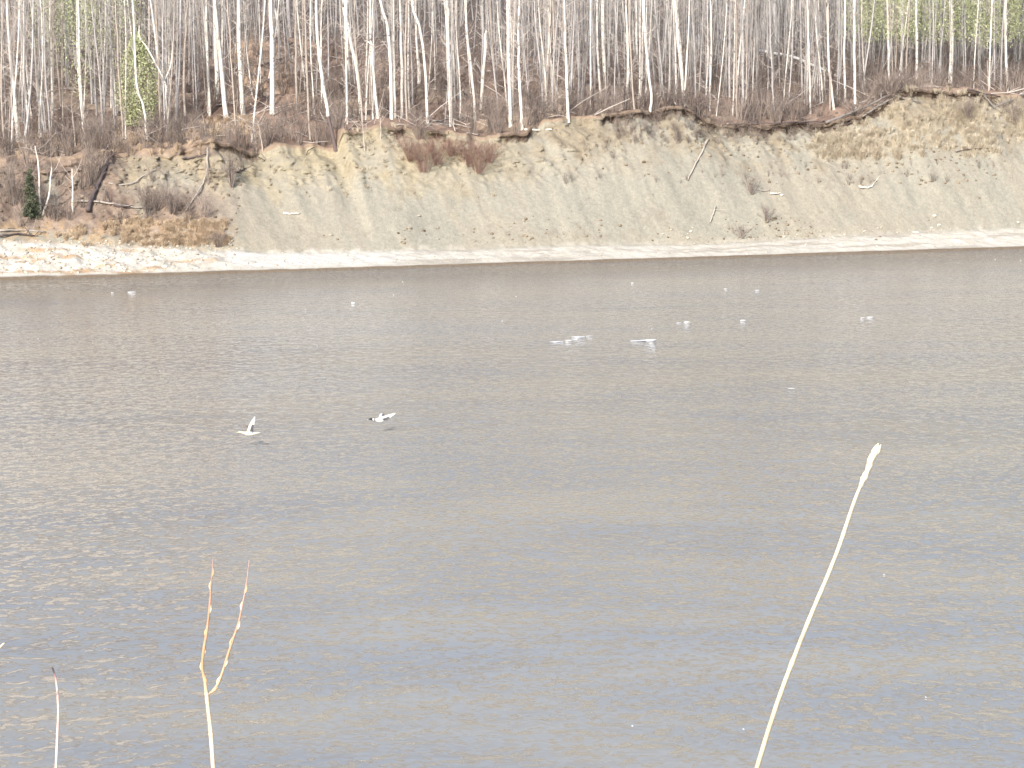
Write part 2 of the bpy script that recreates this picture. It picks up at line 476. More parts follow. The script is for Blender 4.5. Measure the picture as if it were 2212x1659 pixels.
# wind ripples: short steep faces on the near side, long backs on the far side
sx = nt.nodes.new('ShaderNodeSeparateXYZ'); L.new(v, sx.inputs[0])
warp = noisen(nt, v, 1.0, 2, 0.5, mapscale=(1.7, 1.2, 1), rot=math.radians(-10))
ph = mathn(nt, 'ADD', mathn(nt, 'MULTIPLY', sx.outputs[1], 3.8), mathn(nt, 'MULTIPLY', sx.outputs[0], -0.75))
ph = mathn(nt, 'ADD', ph, mathn(nt, 'MULTIPLY', warp, 6.0))
f = mathn(nt, 'FRACT', ph)
saw = mathn(nt, 'MINIMUM', mathn(nt, 'MULTIPLY', f, 6.5), mathn(nt, 'MULTIPLY', mathn(nt, 'SUBTRACT', 1.0, f), 1.182))
brk = noisen(nt, v, 1.0, 1, 0.5, mapscale=(3.6, 2.8, 1), rot=rotz)
bk = rampnode(nt, [(0.38, 0.0), (0.58, 1.0)]); L.new(brk, bk.inputs[0])
h = mathn(nt, 'MULTIPLY', mathn(nt, 'MULTIPLY', saw, bk.outputs[0]), 0.032)
h = mathn(nt, 'ADD', h, mathn(nt, 'MULTIPLY', r1, 0.018))
h = mathn(nt, 'MULTIPLY', h, wr.outputs[0])
h = mathn(nt, 'ADD', h, mathn(nt, 'MULTIPLY', r2, 0.034))
h = mathn(nt, 'ADD', h, mathn(nt, 'MULTIPLY', r3, 0.04))
bp = bumpn(nt, h, 1.0, 1.0)
mud = noisen(nt, v, 1.0, 3, 0.55, mapscale=(0.10, 0.26, 1), rot=math.radians(-14))
mr = rampnode(nt, [(0.36, (0.212, 0.208, 0.200)), (0.72, (0.280, 0.254, 0.206))]); L.new(mud, mr.inputs[0])
df = nt.nodes.new('ShaderNodeBsdfDiffuse'); L.new(mr.outputs[0], df.inputs['Color'])
gl_ = nt.nodes.new('ShaderNodeBsdfGlossy'); gl_.inputs['Roughness'].default_value = 0.05; L.new(bp, gl_.inputs['Normal'])
fr = nt.nodes.new('ShaderNodeFresnel'); fr.inputs['IOR'].default_value = 1.33; L.new(bp, fr.inputs['Normal'])
mx = nt.nodes.new('ShaderNodeMixShader'); L.new(fr.outputs[0], mx.inputs[0]); L.new(df.outputs[0], mx.inputs[1]); L.new(gl_.outputs[0], mx.inputs[2])
L.new(mx.outputs[0], nt.nodes['Material Output'].inputs['Surface'])
nt.nodes.remove(p)
wv = np.array([(x, y, 0) for y in (-3, 60, 125, 230) for x in (-260, -60, 60, 300)], float)
wq = [(r * 4 + c, r * 4 + c + 1, r * 4 + c + 5, r * 4 + c + 4) for r in range(3) for c in range(3)]
water = link('river_water', mk_mesh('river_water', wv, np.array(wq)), m)
tag(water, 'wide muddy grey river with small wind ripples', kind='structure')

# the near bank the camera stands on (below the frame)
xs = np.linspace(-60, 60, 90); ys = np.concatenate([np.linspace(-25, 4, 24), np.linspace(4.4, 22, 34)])
X, Y = np.meshgrid(xs, ys)
Z = np.where(Y < 3, 8.4, 8.4 - (Y - 3) * 0.62) + (fbm(X * .8, Y * .8, 5, 3) - .5) * 0.25
Z = np.maximum(Z, -1.5)
ii = np.arange(X.size).reshape(X.shape)
q = np.stack([ii[:-1, :-1], ii[:-1, 1:], ii[1:, 1:], ii[1:, :-1]], -1).reshape(-1, 4)
cc = np.broadcast_to(C(0.24, 0.18, 0.12), (X.size, 3))
nb_ = link('near_bank', mk_mesh('near_bank', np.stack([X, Y, Z], -1).reshape(-1, 3), q, {'col': cc}), EARTH)
tag(nb_, 'grassy near bank under the viewer', kind='structure')

# ------------------------------------------------------------------ trees
def branch_set(path, rad, nb, zmin, lmin=0.5, lmax=1.8, r=0.014, up=(0.25, 1.1), sub=3, k=3, seed=None):
    g_ = np.random.default_rng(seed) if seed is not None else rng
    path = np.asarray(path); z0 = path[:, 2]
    hs = g_.uniform(zmin, z0.max() * 0.98, nb)
    base = np.stack([np.interp(hs, z0, path[:, i]) for i in range(3)], 1)
    az = g_.uniform(0, 2 * math.pi, nb); el = g_.uniform(*up, nb)
    ln = g_.uniform(lmin, lmax, nb) * np.clip(0.45 + 0.55 * hs / max(z0.max(), 1), .4, 1)
    d = np.stack([np.cos(az) * np.cos(el), np.sin(az) * np.cos(el), np.sin(el)], 1)
    mid = base + d * (ln * 0.5)[:, None] + g_.normal(0, 0.06, (nb, 3))
    end = base + d * ln[:, None] + np.c_[np.zeros(nb), np.zeros(nb), ln * g_.uniform(0.0, 0.35, nb)]
    mb = MB()
    rr = r * g_.uniform(0.6, 1.3, nb)
    V, Q_ = tubes(np.stack([base, mid, end], 1), np.stack([rr, rr * 0.7, rr * 0.25], 1), k)
    mb.add(V, Q_, np.repeat(g_.uniform(0.2, 0.9, nb), 3 * k))
    if sub:
        n2 = nb * sub
        bi = np.repeat(np.arange(nb), sub); t = g_.uniform(0.3, 0.95, n2)
        b2 = mid[bi] + (end[bi] - mid[bi]) * ((t - .5) * 2).clip(0, 1)[:, None] + (base[bi] - mid[bi]) * ((.5 - t) * 2).clip(0, 1)[:, None]
        d2 = d[bi] + g_.normal(0, 0.55, (n2, 3)); d2 /= np.linalg.norm(d2, axis=1, keepdims=True)
        l2 = ln[bi] * g_.uniform(0.2, 0.5, n2)
        e2 = b2 + d2 * l2[:, None]
        V, Q_ = tubes(np.stack([b2, e2], 1), np.stack([rr[bi] * 0.5, rr[bi] * 0.2], 1), 3)
        mb.add(V, Q_, np.repeat(g_.uniform(0.2, 1.0, n2), 6))
    return mb

def leaf_quads(centers, size, g_=rng, flat=0.6):
    n = len(centers)
    a = g_.normal(0, 1, (n, 3)); a /= np.linalg.norm(a, axis=1, keepdims=True)
    b = np.cross(a, g_.normal(0, 1, (n, 3))); b /= np.linalg.norm(b, axis=1, keepdims=True)
    s_ = size * g_.uniform(0.6, 1.4, n)[:, None]
    V = np.stack([centers - a * s_, centers + b * s_ * flat, centers + a * s_, centers - b * s_ * flat], 1).reshape(-1, 3)
    return V, np.arange(n * 4).reshape(n, 4)

def smooth_path(P, m=3):
    P = np.asarray(P, float)
    if len(P) < 3: 
        t = np.linspace(0, 1, 2 + m)[:, None]; return P[0] * (1 - t) + P[1] * t
    out = []
    E = np.vstack([2 * P[0] - P[1], P, 2 * P[-1] - P[-2]])
    for i in range(1, len(E) - 2):
        for j in range(m):
            t = j / m
            p0, p1, p2, p3 = E[i - 1:i + 3]
            out.append(0.5 * ((2 * p1) + (p2 - p0) * t + (2 * p0 - 5 * p1 + 4 * p2 - p3) * t * t + (3 * p1 - p0 - 3 * p2 + p3) * t ** 3))
    out.append(P[-1])
    return np.array(out)

TREES = []      # (px x of base, short reference)
def key_tree(pts, w, bark, label, ref=None, snag=False, nb=14, zmin=2.0, H=None, limbs=(), name='aspen_tree', cat='tree', top_r=None, sink=0.15,
             crown_l=(0.5, 1.8), group='pale tree trunks on the far bank', foot=None):
    b, _ = hit(*pts[0])
    dist = np.linalg.norm(b - CAM)
    P = [b - np.array([0, 0, sink])] + [at_depth(x, y, b[1]) for x, y in pts[1:]]
    P = np.array(P)
    P[1:, 1] += np.cumsum(rng.normal(0, 0.12, len(P) - 1))
    r0 = px(w, dist) / 2
    if not snag:
        top = P[-1]; d = P[-1] - P[-2]; d = d / max(d[2], 0.2)
        Ht = H or rng.uniform(12, 17)
        left = max(b[2] + Ht - top[2], 1.0)
        d = np.array([d[0] * 0.6, rng.normal(0, .04), 1.0])
        P = np.vstack([P, top + d * left * 0.5, top + d * left + np.array([rng.normal(0, .3), 0, 0])])
    path = smooth_path(P - b, 3)
    path[1:-1, :2] += rng.normal(0, 0.018, (len(path) - 2, 2))
    hh = path[:, 2]
    if snag:
        rad = r0 * np.linspace(1.05, 0.75 if top_r is None else top_r, len(path))
    else:
        rad = r0 * np.interp(hh / hh.max(), [0, .04, .35, .75, 1], [1.22, 1.0, 0.9, 0.5, 0.08])
    root = empty(name, b)
    tag(root, label, cat, group)
    mb = MB(); V, Q_ = tubes(path[None], rad[None], 8); mb.add(V, Q_)
    for lp, lw in limbs:
        LP = np.array([at_depth(x, y, b[1]) - b for x, y in lp])
        LP[1:, 1] += np.cumsum(rng.normal(0.0, 0.25, len(LP) - 1))
        lp_ = smooth_path(LP, 3); lr = px(lw, dist) / 2 * np.linspace(1, 0.45, len(lp_))
        V, Q_ = tubes(lp_[None], lr[None], 6); mb.add(V, Q_)
    tr = link('trunk', mb.mesh('trunk'), BARK[bark], root)
    if foot:                                            # bark charred up to this point
        fz = at_depth(pts[0][0], foot, b[1])[2] - b[2]; tr.data.materials.append(BARK['dark'])
        for pg in tr.data.polygons:
            if pg.center.z < fz: pg.material_index = 1
    if nb:
        cb = branch_set(path, rad, nb, min(zmin, hh.max() * .5), crown_l[0], crown_l[1], r=0.015 + r0 * 0.05)
        link('crown', cb.mesh('crown'), TWIG_PALE if bark != 'dark' else TWIG_BROWN, root)
    if ref: TREES.append((pts[0][0], ref))
    return root, path, b

KT = [
 # left end
 ([(39, 306), (31, 215), (17, 75), (13, 0)], 7.5, 'white', 'white aspen with blackened bark patches standing first at the far left edge', 'the blackened white aspen'),
 ([(66, 284), (56, 200), (54, 60), (53, 0)], 6, 'white', 'white aspen curving left at its foot beside the blackened aspen', None),
 ([(89, 295), (79, 185), (70, 55), (63, 0)], 4.2, 'white', 'slim white aspen leaning left, second right of the blackened aspen', None),
 ([(111, 295), (100, 185), (94, 0)], 4, 'grey', 'slim grey aspen rooted low beside the leaning slim white one', None),
 ([(114, 273), (109, 150), (105, 0)], 6, 'white', 'stout pale aspen behind the slim grey one near the left end', None),
 ([(133, 258), (127, 166), (118, 74), (112, 0)], 4, 'tan', 'thin tan aspen with a dark foot near the left end', None),
 ([(148, 190), (139, 55), (135, 0)], 5, 'white', 'pale aspen rooted high up the slope with a crooked top', None),
 ([(181, 288), (172, 150), (168, 0)], 6.2, 'white', 'straight white aspen rooted at the grassy edge left of the green sapling', 'the straight white edge aspen'),
 ([(227, 240), (223, 130), (214, 0)], 4, 'grey', 'thin grey aspen leaning left, left of the green sapling', None),
 ([(266, 303), (260, 185), (255, 75), (250, 0)], 4.2, 'tan', 'thin tan aspen rooted at the crest just below the green sapling', None),
 ([(292, 266), (282, 166), (279, 0)], 4, 'grey', 'thin grey aspen passing in front of the green sapling', None),
 ([(320, 303), (306, 222), (295, 180), (288, 0)], 5, 'white', 'pale aspen kinked to the right below the green sapling', None),
 ([(349, 292), (343, 148), (338, 0)], 4, 'tan', 'thin tan aspen just left of the forked tree', None),
 ([(402, 266), (397, 203), (400, 92), (404, 22), (404, 0)], 6, 'tan', 'crooked tan aspen with charred black foot right of the forked tree', None),
 ([(453, 251), (448, 148), (445, 60), (443, 0)], 6, 'white', 'straight cream aspen standing just left of the crossing white pair', None),
 ([(469, 210), (466, 74), (463, 0)], 10, 'white', 'thick white aspen, the upright one of the crossing pair', None),
 ([(490, 258), (476, 148), (467, 37), (464, 0)], 10, 'white', 'thick white aspen, the leaning front one of the crossing pair', 'the crossing white pair'),
 ([(509, 273), (500, 148), (494, 55), (490, 0)], 3.5, 'tan', 'thin tan aspen between the crossing pair and a lone thick aspen', None),
 ([(525, 244), (519, 130), (515, 0)], 10, 'white', 'lone thick white aspen just right of the crossing pair', 'the lone thick aspen'),
 # centre left
 ([(588, 244), (588, 110), (584, 0)], 10.5, 'white', 'thickest straight white aspen beside the bare brown hillside', 'the thickest straight aspen'),
 ([(606, 100), (595, 18), (593, 0)], 5, 'white', 'pale aspen high on the slope leaning left beside the thickest aspen', None),
 ([(627, 81), (621, 0)], 8, 'grey', 'grey-white aspen rooted at the top of the bare brown hillside', None),
 ([(641, 236), (639, 110), (638, 0)], 5, 'tan', 'tan aspen with a dark burnt band right of the thickest aspen', None),
 ([(671, 303), (663, 166), (660, 37), (660, 0)], 5, 'tan', 'tan aspen rooted low at the clay edge left of the half-dark leaner', None),
 ([(726, 321), (709, 251), (695, 166), (684, 55), (682, 0)], 8, 'white', 'tall aspen leaning left with its foot hanging at the clay edge', 'the clay edge leaner'),
 ([(749, 262), (750, 185), (750, 110), (748, 0)], 5, 'white', 'slim white aspen just left of the curved white aspen', None),
 ([(780, 247), (772, 159), (754, 74), (743, 18), (741, 0)], 8, 'white', 'thick white aspen curving strongly left toward its top', 'the curved white aspen'),
 ([(806, 257), (803, 170), (800, 60)], 4, 'white', 'slim white aspen between the curved aspen and the hooked snag', None),
 ([(846, 257), (842, 92), (828, 26), (822, 0)], 7, 'white', 'white aspen right of the hooked snag bending left at the top', None),
 ([(854, 255), (852, 148), (850, 0)], 4, 'white', 'slim white aspen touching the stouter one right of the hooked snag', None),
 ([(868, 255), (868, 148), (865, 0)], 6, 'white', 'straight white aspen, first of two side by side right of the hooked snag', None),
 ([(879, 258), (876, 148), (878, 0)], 4.2, 'tan', 'slimmer tan aspen of the two side by side right of the hooked snag', None),
 ([(905, 181), (900, 74), (897, 0)], 5, 'white', 'white aspen with black bands rooted mid slope behind the crooked one', None),
 ([(924, 270), (920, 166), (911, 74), (896, 30), (890, 0)], 6, 'white', 'crooked white aspen with black bands above the red bushes', 'the crooked banded aspen'),
 ([(975, 251), (970, 166), (968, 37), (966, 0)], 9, 'white', 'stout white aspen with a slim twin right of the red bushes top', 'the stout white twin'),
 ([(981, 242), (980, 130), (976, 0)], 5, 'white', 'slim twin touching the right side of the stout white aspen', None),
 ([(1027, 262), (1016, 130), (1009, 74), (1006, 0)], 6, 'white', 'pale aspen leaning left beside the broken topped white snag', None),
 ([(1103, 273), (1099, 148), (1097, 0)], 8, 'white', 'tall white aspen left of the small spreading tree at the clay edge', 'the tall white edge aspen'),
 ([(1106, 218), (1105, 110), (1101, 0)], 5, 'white', 'slim white aspen close behind the tall white edge aspen', None),
 # centre right
 ([(1183, 229), (1174, 148), (1168, 0)], 4, 'tan', 'thin tan aspen leaning left between the two spreading small trees', None),
 ([(1203, 240), (1198, 166), (1194, 0)], 4, 'tan', 'thin tan aspen just left of the second spreading small tree', None),
 ([(1254, 221), (1246, 92), (1243, 0)], 5, 'grey', 'pale grey aspen behind and right of the second spreading small tree', None),
 ([(1308, 192), (1304, 110), (1301, 0)], 9, 'white', 'thick white aspen rising behind the short dark stump', 'the dark stump'),
 ([(1340, 207), (1334, 110), (1330, 0)], 5, 'grey', 'grey aspen right of the thick white aspen behind the stump', None),
 ([(1371, 236), (1364, 150), (1358, 0)], 3.6, 'tan', 'thin tan aspen left of the aspen standing on the sod lip', None),
 ([(1378, 155), (1375, 74), (1374, 0)], 5, 'white', 'white aspen rooted far up the slope above the sod lip', None),
 ([(1404, 240), (1406, 203), (1395, 92), (1390, 0)], 5.2, 'white', 'white aspen with bent foot standing on the overhanging sod lip', 'the bent foot aspen'),
 ([(1416, 199), (1408, 110), (1404, 0)], 4, 'grey', 'thin grey aspen behind the bent foot aspen on the lip', None),
 ([(1449, 203), (1445, 74), (1440, 0)], 5, 'white', 'pale aspen just left of the forked white pair', None),
 ([(1507, 100), (1506, 40), (1506, 0)], 12, 'grey', 'very thick grey-white trunk rooted high behind the forked pair', 'the very thick high trunk'),
 ([(1561, 192), (1552, 92), (1547, 0)], 5, 'grey', 'grey aspen with a thin side limb between forked pair and fallen log', None),
 ([(1593, 258), (1591, 185), (1589, 60)], 3.6, 'tan', 'thin tan sapling at the dark sod edge left of the fallen log', None),
 ([(1606, 229), (1604, 110), (1603, 0)], 6, 'grey', 'straight grey aspen beside the butt of the pale fallen log', 'the fallen log butt'),
 # right end
 ([(1658, 137), (1658, 60), (1660, 0)], 6, 'grey', 'grey aspen rising behind the thick end of the pale fallen log', None),
 ([(1673, 247), (1668, 150), (1664, 0)], 4, 'grey', 'thin grey aspen crossing in front of the pale fallen log', None),
 ([(1678, 110), (1674, 40), (1673, 0)], 8, 'grey', 'broad grey trunk high behind the pale fallen log', None),
 ([(1704, 162), (1706, 74), (1710, 0)], 6, 'white', 'white aspen leaning right behind the middle of the fallen log', None),
 ([(1734, 218), (1730, 110), (1728, 0)], 4.4, 'grey', 'slim grey aspen in front of the fallen log tip', None),
 ([(1802, 236), (1791, 148), (1787, 18), (1786, 0)], 5, 'white', 'pale aspen bending left beside the slanting brown log', None),
 ([(1826, 221), (1824, 110), (1824, 0)], 5, 'white', 'straight pale aspen left of the bright one by the log pile', None),
 ([(1848, 234), (1846, 110), (1846, 0)], 5.6, 'white', 'bright white aspen rooted lowest beside the grey log pile', 'the log pile aspen'),
 ([(1857, 177), (1855, 55), (1853, 0)], 4, 'grey', 'thin grey aspen right behind the bright aspen by the log pile', None),
 ([(1920, 177), (1919, 90), (1918, 0)], 5, 'white', 'pale aspen rooted at the top of the grey log pile', None),
 ([(1950, 170), (1948, 74), (1947, 0)], 5, 'white', 'pale aspen just above the grassy hummock crest', None),
 ([(1981, 177), (1979, 74), (1978, 0)], 6, 'white', 'stouter pale aspen above the grassy hummock left of the peeled one', None),
 ([(2009, 174), (2008, 0)], 5, 'grey', 'grey aspen second left of the peeled trunk', None),
 ([(2031, 174), (2033, 74), (2034, 0)], 5, 'grey', 'grey aspen directly left of the peeled trunk', None),
 ([(2053, 177), (2055, 74), (2053, 0)], 9, 'white', 'bright white trunk with a peeled reddish scar above the grassy hummock', 'the peeled bright trunk'),
 ([(2086, 181), (2085, 60), (2084, 0)], 4, 'grey', 'thin grey aspen first right of the peeled trunk', None),
 ([(2116, 174), (2117, 60), (2118, 0)], 5, 'grey', 'grey aspen second right of the peeled trunk', None),
 ([(2149, 174), (2148, 60), (2147, 0)], 5, 'grey', 'grey aspen standing left of the pale edge aspen at the right end', None),
 ([(2177, 201), (2173, 92), (2172, 0)], 5.4, 'white', 'pale aspen rooted in front at the right end of the bank', 'the pale right end aspen'),
]
for row in KT:
    pts, w, bark, label, ref = row
    key_tree(pts, w, bark, label, ref, nb=34, foot={726: 238, 402: 250, 133: 240}.get(pts[0][0]))

# forked and special ones
key_tree([(365, 292), (358, 222), (356, 180), (340, 125), (324, 0)], 5, 'white', 'pale forked tree with three spreading limbs right of the green sapling', 'the forked tree', nb=26,
         limbs=[([(356, 175), (332, 128), (315, 100), (301, 80), (300, 55)], 4), ([(356, 172), (366, 145), (369, 105), (372, 40), (372, 0)], 3.5)])
key_tree([(1478, 229), (1474, 185), (1467, 110), (1463, 55), (1458, 0)], 6, 'white', 'white aspen forked low into two upright stems on the sod lip', 'the forked white pair', nb=24,
         limbs=[([(1477, 222), (1481, 170), (1484, 110), (1486, 70), (1488, 0)], 5)])
key_tree([(1128, 279), (1122, 166), (1120, 130), (1121, 60)], 7, 'white', 'small white tree with spreading twigs at the clay edge by a pale log', 'the small spreading tree', nb=46, zmin=2.3, H=9.5, crown_l=(1.0, 2.6))
key_tree([(1228, 260), (1223, 148), (1221, 74), (1220, 40)], 6, 'white', 'second small white tree with spreading twigs, on the sod lip', 'the second spreading tree', nb=40, zmin=2.2, H=10, crown_l=(1.0, 2.4))
# snags
sn = 'standing dead snags'
key_tree([(817, 255), (807, 159), (802, 96), (800, 92)], 6, 'white', 'broken white snag with hooked stubs at its top', 'the hooked snag', snag=True, nb=5, name='dead_snag', cat='snag', group=sn,
         limbs=[([(802, 96), (795, 90), (786, 88)], 4), ([(803, 96), (808, 97), (809, 93)], 3)])
key_tree([(1038, 236), (1047, 130), (1049, 74), (1050, 66)], 7, 'white', 'white snag leaning right with a broken top right of the leaning pale aspen', 'the broken topped snag', snag=True, nb=6, name='dead_snag', cat='snag', group=sn)
key_tree([(1281, 240), (1279, 215), (1279, 192)], 7, 'dark', 'short dark burnt stump with a pale streak on the sod lip', None, snag=True, nb=4, zmin=.8, name='dead_snag', cat='snag', group=sn)
key_tree([(87, 458), (85, 400), (83, 345), (79, 314)], 5, 'white', 'white dead sapling standing right beside the small dark spruce', None, snag=True, nb=5, zmin=.8, name='dead_snag', cat='snag', group=sn, top_r=.4)
key_tree([(92, 463), (103, 425), (109, 385), (111, 358)], 4.6, 'white', 'white dead sapling leaning right, next to the spruce and its upright neighbour', None, snag=True, nb=4, zmin=.8, name='dead_snag', cat='snag', group=sn, top_r=.4)
key_tree([(157, 454), (156, 410), (154, 365)], 4.4, 'white', 'thin white dead sapling alone on the slump left of the dark log', None, snag=True, nb=6, zmin=.8, name='dead_snag', cat='snag', group=sn, top_r=.35)
sp = 'thin saplings on the clay edge'
for pts, w, lab in [([(555, 336), (551, 300), (548, 272)], 3.6, 'thin pale sapling leaning left on the clay edge, left one of two'),
                    ([(569, 328), (562, 290), (556, 262)], 3.8, 'thin pale sapling leaning left on the clay edge, right one of two'),
                    ([(789, 325), (785, 290), (783, 262)], 3, 'thin tan sapling on the slope left of the red bushes'),
                    ([(823, 300), (822, 270), (821, 240)], 2.8, 'thin tan sapling just above and left of the red bushes'),
                    ([(163, 316), (158, 270), (155, 230)], 3.4, 'thin tan sapling leaning left above the dark leaning log'),
                    ([(2136, 196), (2134, 170), (2132, 130)], 3.4, 'thin pale sapling behind the tangle of brush at the right end'),
                    ([(1694, 176), (1690, 120), (1688, 60)], 4, 'slim grey sapling behind the fallen log near its middle')]:
    key_tree(pts, w, 'tan', lab, None, snag=True, nb=5, zmin=.8, name='sapling', group=sp, top_r=.3, cat='sapling')

# ---- fill trees: eight grown shapes, copied
PROTO = []
for i in range(8):
    Ht = rng.uniform(11, 16)
    zs = np.linspace(0, Ht, 9)
    lean = rng.normal(0, 0.03, 2); ph = rng.uniform(0, 6, 2)
    pth = np.stack([lean[0] * zs + 0.10 * np.sin(zs * 0.5 + ph[0]) - 0.10 * np.sin(ph[0]), lean[1] * zs + 0.10 * np.sin(zs * .45 + ph[1]) - .1 * np.sin(ph[1]), zs - 0.2], 1)
    r0 = rng.uniform(0.042, 0.072)
    rd = r0 * np.interp(zs / Ht, [0, .04, .4, .8, 1], [1.25, 1, .85, .45, .08])
    mb = MB(); V, Q_ = tubes(pth[None], rd[None], 7); mb.add(V, Q_)
    tms = {}
    for bk in ('white', 'grey', 'tan'):
        tm = mb.mesh('trunk'); tm.materials.append(BARK[bk]); tms[bk] = tm
    cb = branch_set(pth, rd, 60, 1.0, 0.5, 1.9, 0.015, sub=4)
    cm = cb.mesh('crown'); cm.materials.append(TWIG_PALE)
    n = 1100
    hz = rng.uniform(3.2, Ht, n); ra = rng.uniform(0.1, 1.1, n) ; aa = rng.uniform(0, 6.28, n)
    cx = np.interp(hz, zs, pth[:, 0]) + ra * np.cos(aa); cy = np.interp(hz, zs, pth[:, 1]) + ra * np.sin(aa)
    V, Q_ = leaf_quads(np.stack([cx, cy, hz], 1), 0.05)
    lb = MB(); lb.add(V, Q_, np.repeat(rng.uniform(0, 1, n), 4))
    lm = lb.mesh('leaves'); lm.materials.append(BUD_GREEN)
    PROTO.append((tms, cm, lm, pth, rd))

cand = []
tries = 0
grid = {}
while len(cand) < 2900 and tries < 60000:
    tries += 1
    n_ = 13.5 + 130 * rng.uniform() ** 1.35; s_ = rng.uniform(-48 - n_ * 0.2, 62 + n_ * 0.25)
    p_ = SM + SD * s_ + SN * n_
    key = (int(p_[0] / 0.75), int(p_[1] / 0.75))
    if key in grid: continue
    z_ = ground(p_[0], p_[1])
    if z_ is None: continue
    p_[2] = z_
    X_, Y_ = project(p_)
    clear = 480 < X_ < 1080 and Y_ > 70
    if clear and rng.uniform() < 0.62: continue
    if n_ < 20 and rng.uniform() < 0.55: continue
    if n_ < 14.5: continue
    grid[key] = 1
    cand.append((n_, X_, Y_, p_))
cand.sort(key=lambda c_: np.linalg.norm(c_[3] - CAM))
N_THING = 300 - len(KT) - 4
fills, stuffs = [], []
for c_ in cand:
    if len(fills) < N_THING and 6 < c_[1] < 2206 and c_[2] > 20: fills.append(c_)
    else: stuffs.append(c_)

ORD = ['first', 'second', 'third', 'fourth', 'fifth', 'sixth', 'seventh', 'eighth', 'ninth', 'tenth', 'eleventh', 'twelfth', 'thirteenth', 'fourteenth', 'fifteenth', 'sixteenth',
       'seventeenth', 'eighteenth', 'nineteenth', 'twentieth']
counter = {}
fills.sort(key=lambda c_: c_[1])
def greenzone(X_): return (X_ > 1860 and rng.uniform() < .62) or (120 < X_ < 230 and rng.uniform() < .30) or (230 < X_ < 340 and rng.uniform() < .25)
def lab_for(X_, look, n_):
    rx, ref = min(TREES, key=lambda t: abs(t[0] - X_))
    side = 'right of' if X_ > rx else 'left of'
    depth = 'near the edge' if n_ < 22 else ('mid slope' if n_ < 34 else 'farther back')
    k_ = (ref, side, look, depth); counter[k_] = counter.get(k_, 0) + 1
    return k_
pend = []
for n_, X_, Y_, p_ in fills:
    look = rng.choice(['white', 'grey', 'tan'], p=[.34, .53, .13])
    gr = greenzone(X_)
    tms, cm, lm, _, _ = PROTO[rng.integers(len(PROTO))]
    root = empty('aspen_tree', p_)
    sc = rng.uniform(0.62, 1.15)
    root.scale = (sc, sc, rng.uniform(.85, 1.15)); root.rotation_euler = (rng.normal(0, .03), rng.normal(0, .036), rng.uniform(0, 6.28))
    link('trunk', tms[look], None, root); link('crown', cm, None, root)
    if gr: link('leaves', lm, None, root)
    word = ('budding green ' if gr else '') + ('slim ' if sc < .82 else 'stout ' if sc > 1.02 else '') + {'white': 'white', 'grey': 'grey', 'tan': 'tan'}[look]
    pend.append((root, lab_for(X_, word, n_)))
seen = {}
for root, k_ in pend:                                   # counted outward from the landmark they stand beside
    ref, side, look, depth = k_
    tot = counter[k_]; seen[k_] = seen.get(k_, 0) + 1
    o_ = seen[k_] if side == 'right of' else tot - seen[k_] + 1
    tag(root, (f'{ORD[min(o_, 20) - 1]} ' if tot > 1 else '') + f'{look} aspen {depth}, {side} {ref}', 'tree', 'pale tree trunks on the far bank')

# ---- the wood beyond: one mass
PT = []
for tms, cm, lm, pth, rd in PROTO:
    mb = MB(); V, Q_ = tubes(pth[None], rd[None], 5); mb.add(V, Q_, .85)
    V, Q_, t = branch_set(pth, rd, 34, 0.8, .5, 1.9, .017, sub=2).arr(); mb.add(V, Q_, t * .7)
    PT.append(mb.arr())
big = MB(); gl_ = []
sp_ = np.array([c_[3] for c_ in stuffs]); kind_ = rng.integers(0, 8, len(sp_))
for i in range(8):
    q = sp_[kind_ == i]
    V, Q_, t = stamp(PT[i], q, rng.uniform(.7, 1.25, len(q)), rng.uniform(0, 6.28, len(q)), rng.uniform(.3, .9, len(q)))
    big.add(V, Q_, t)
tag(link('distant_woods', big.mesh('distant_woods'), TWIG_FAR), 'mass of pale bare trunks filling the slope behind the counted trees', kind='stuff')
gp = np.array([c_[3] for c_ in stuffs if (c_[1] > 1840 or 95 < c_[1] < 240) and c_[0] < 75 and rng.uniform() < .85])
cs = []
for q in gp:
    n = 900; hz = rng.uniform(2.8, 11, n); ra = rng.uniform(.1, 1.3, n); aa = rng.uniform(0, 6.28, n)
    cs.append(np.stack([q[0] + ra * np.cos(aa), q[1] + ra * np.sin(aa), q[2] + hz], 1))
cs = np.concatenate(cs)
V, Q_ = leaf_quads(cs, .06)
mb = MB(); mb.add(V, Q_, np.repeat(rng.uniform(0, 1, len(cs)), 4))
tag(link('spring_foliage', mb.mesh('spring_foliage'), BUD_GREEN), 'haze of new green leaves among the distant trunks', kind='stuff')

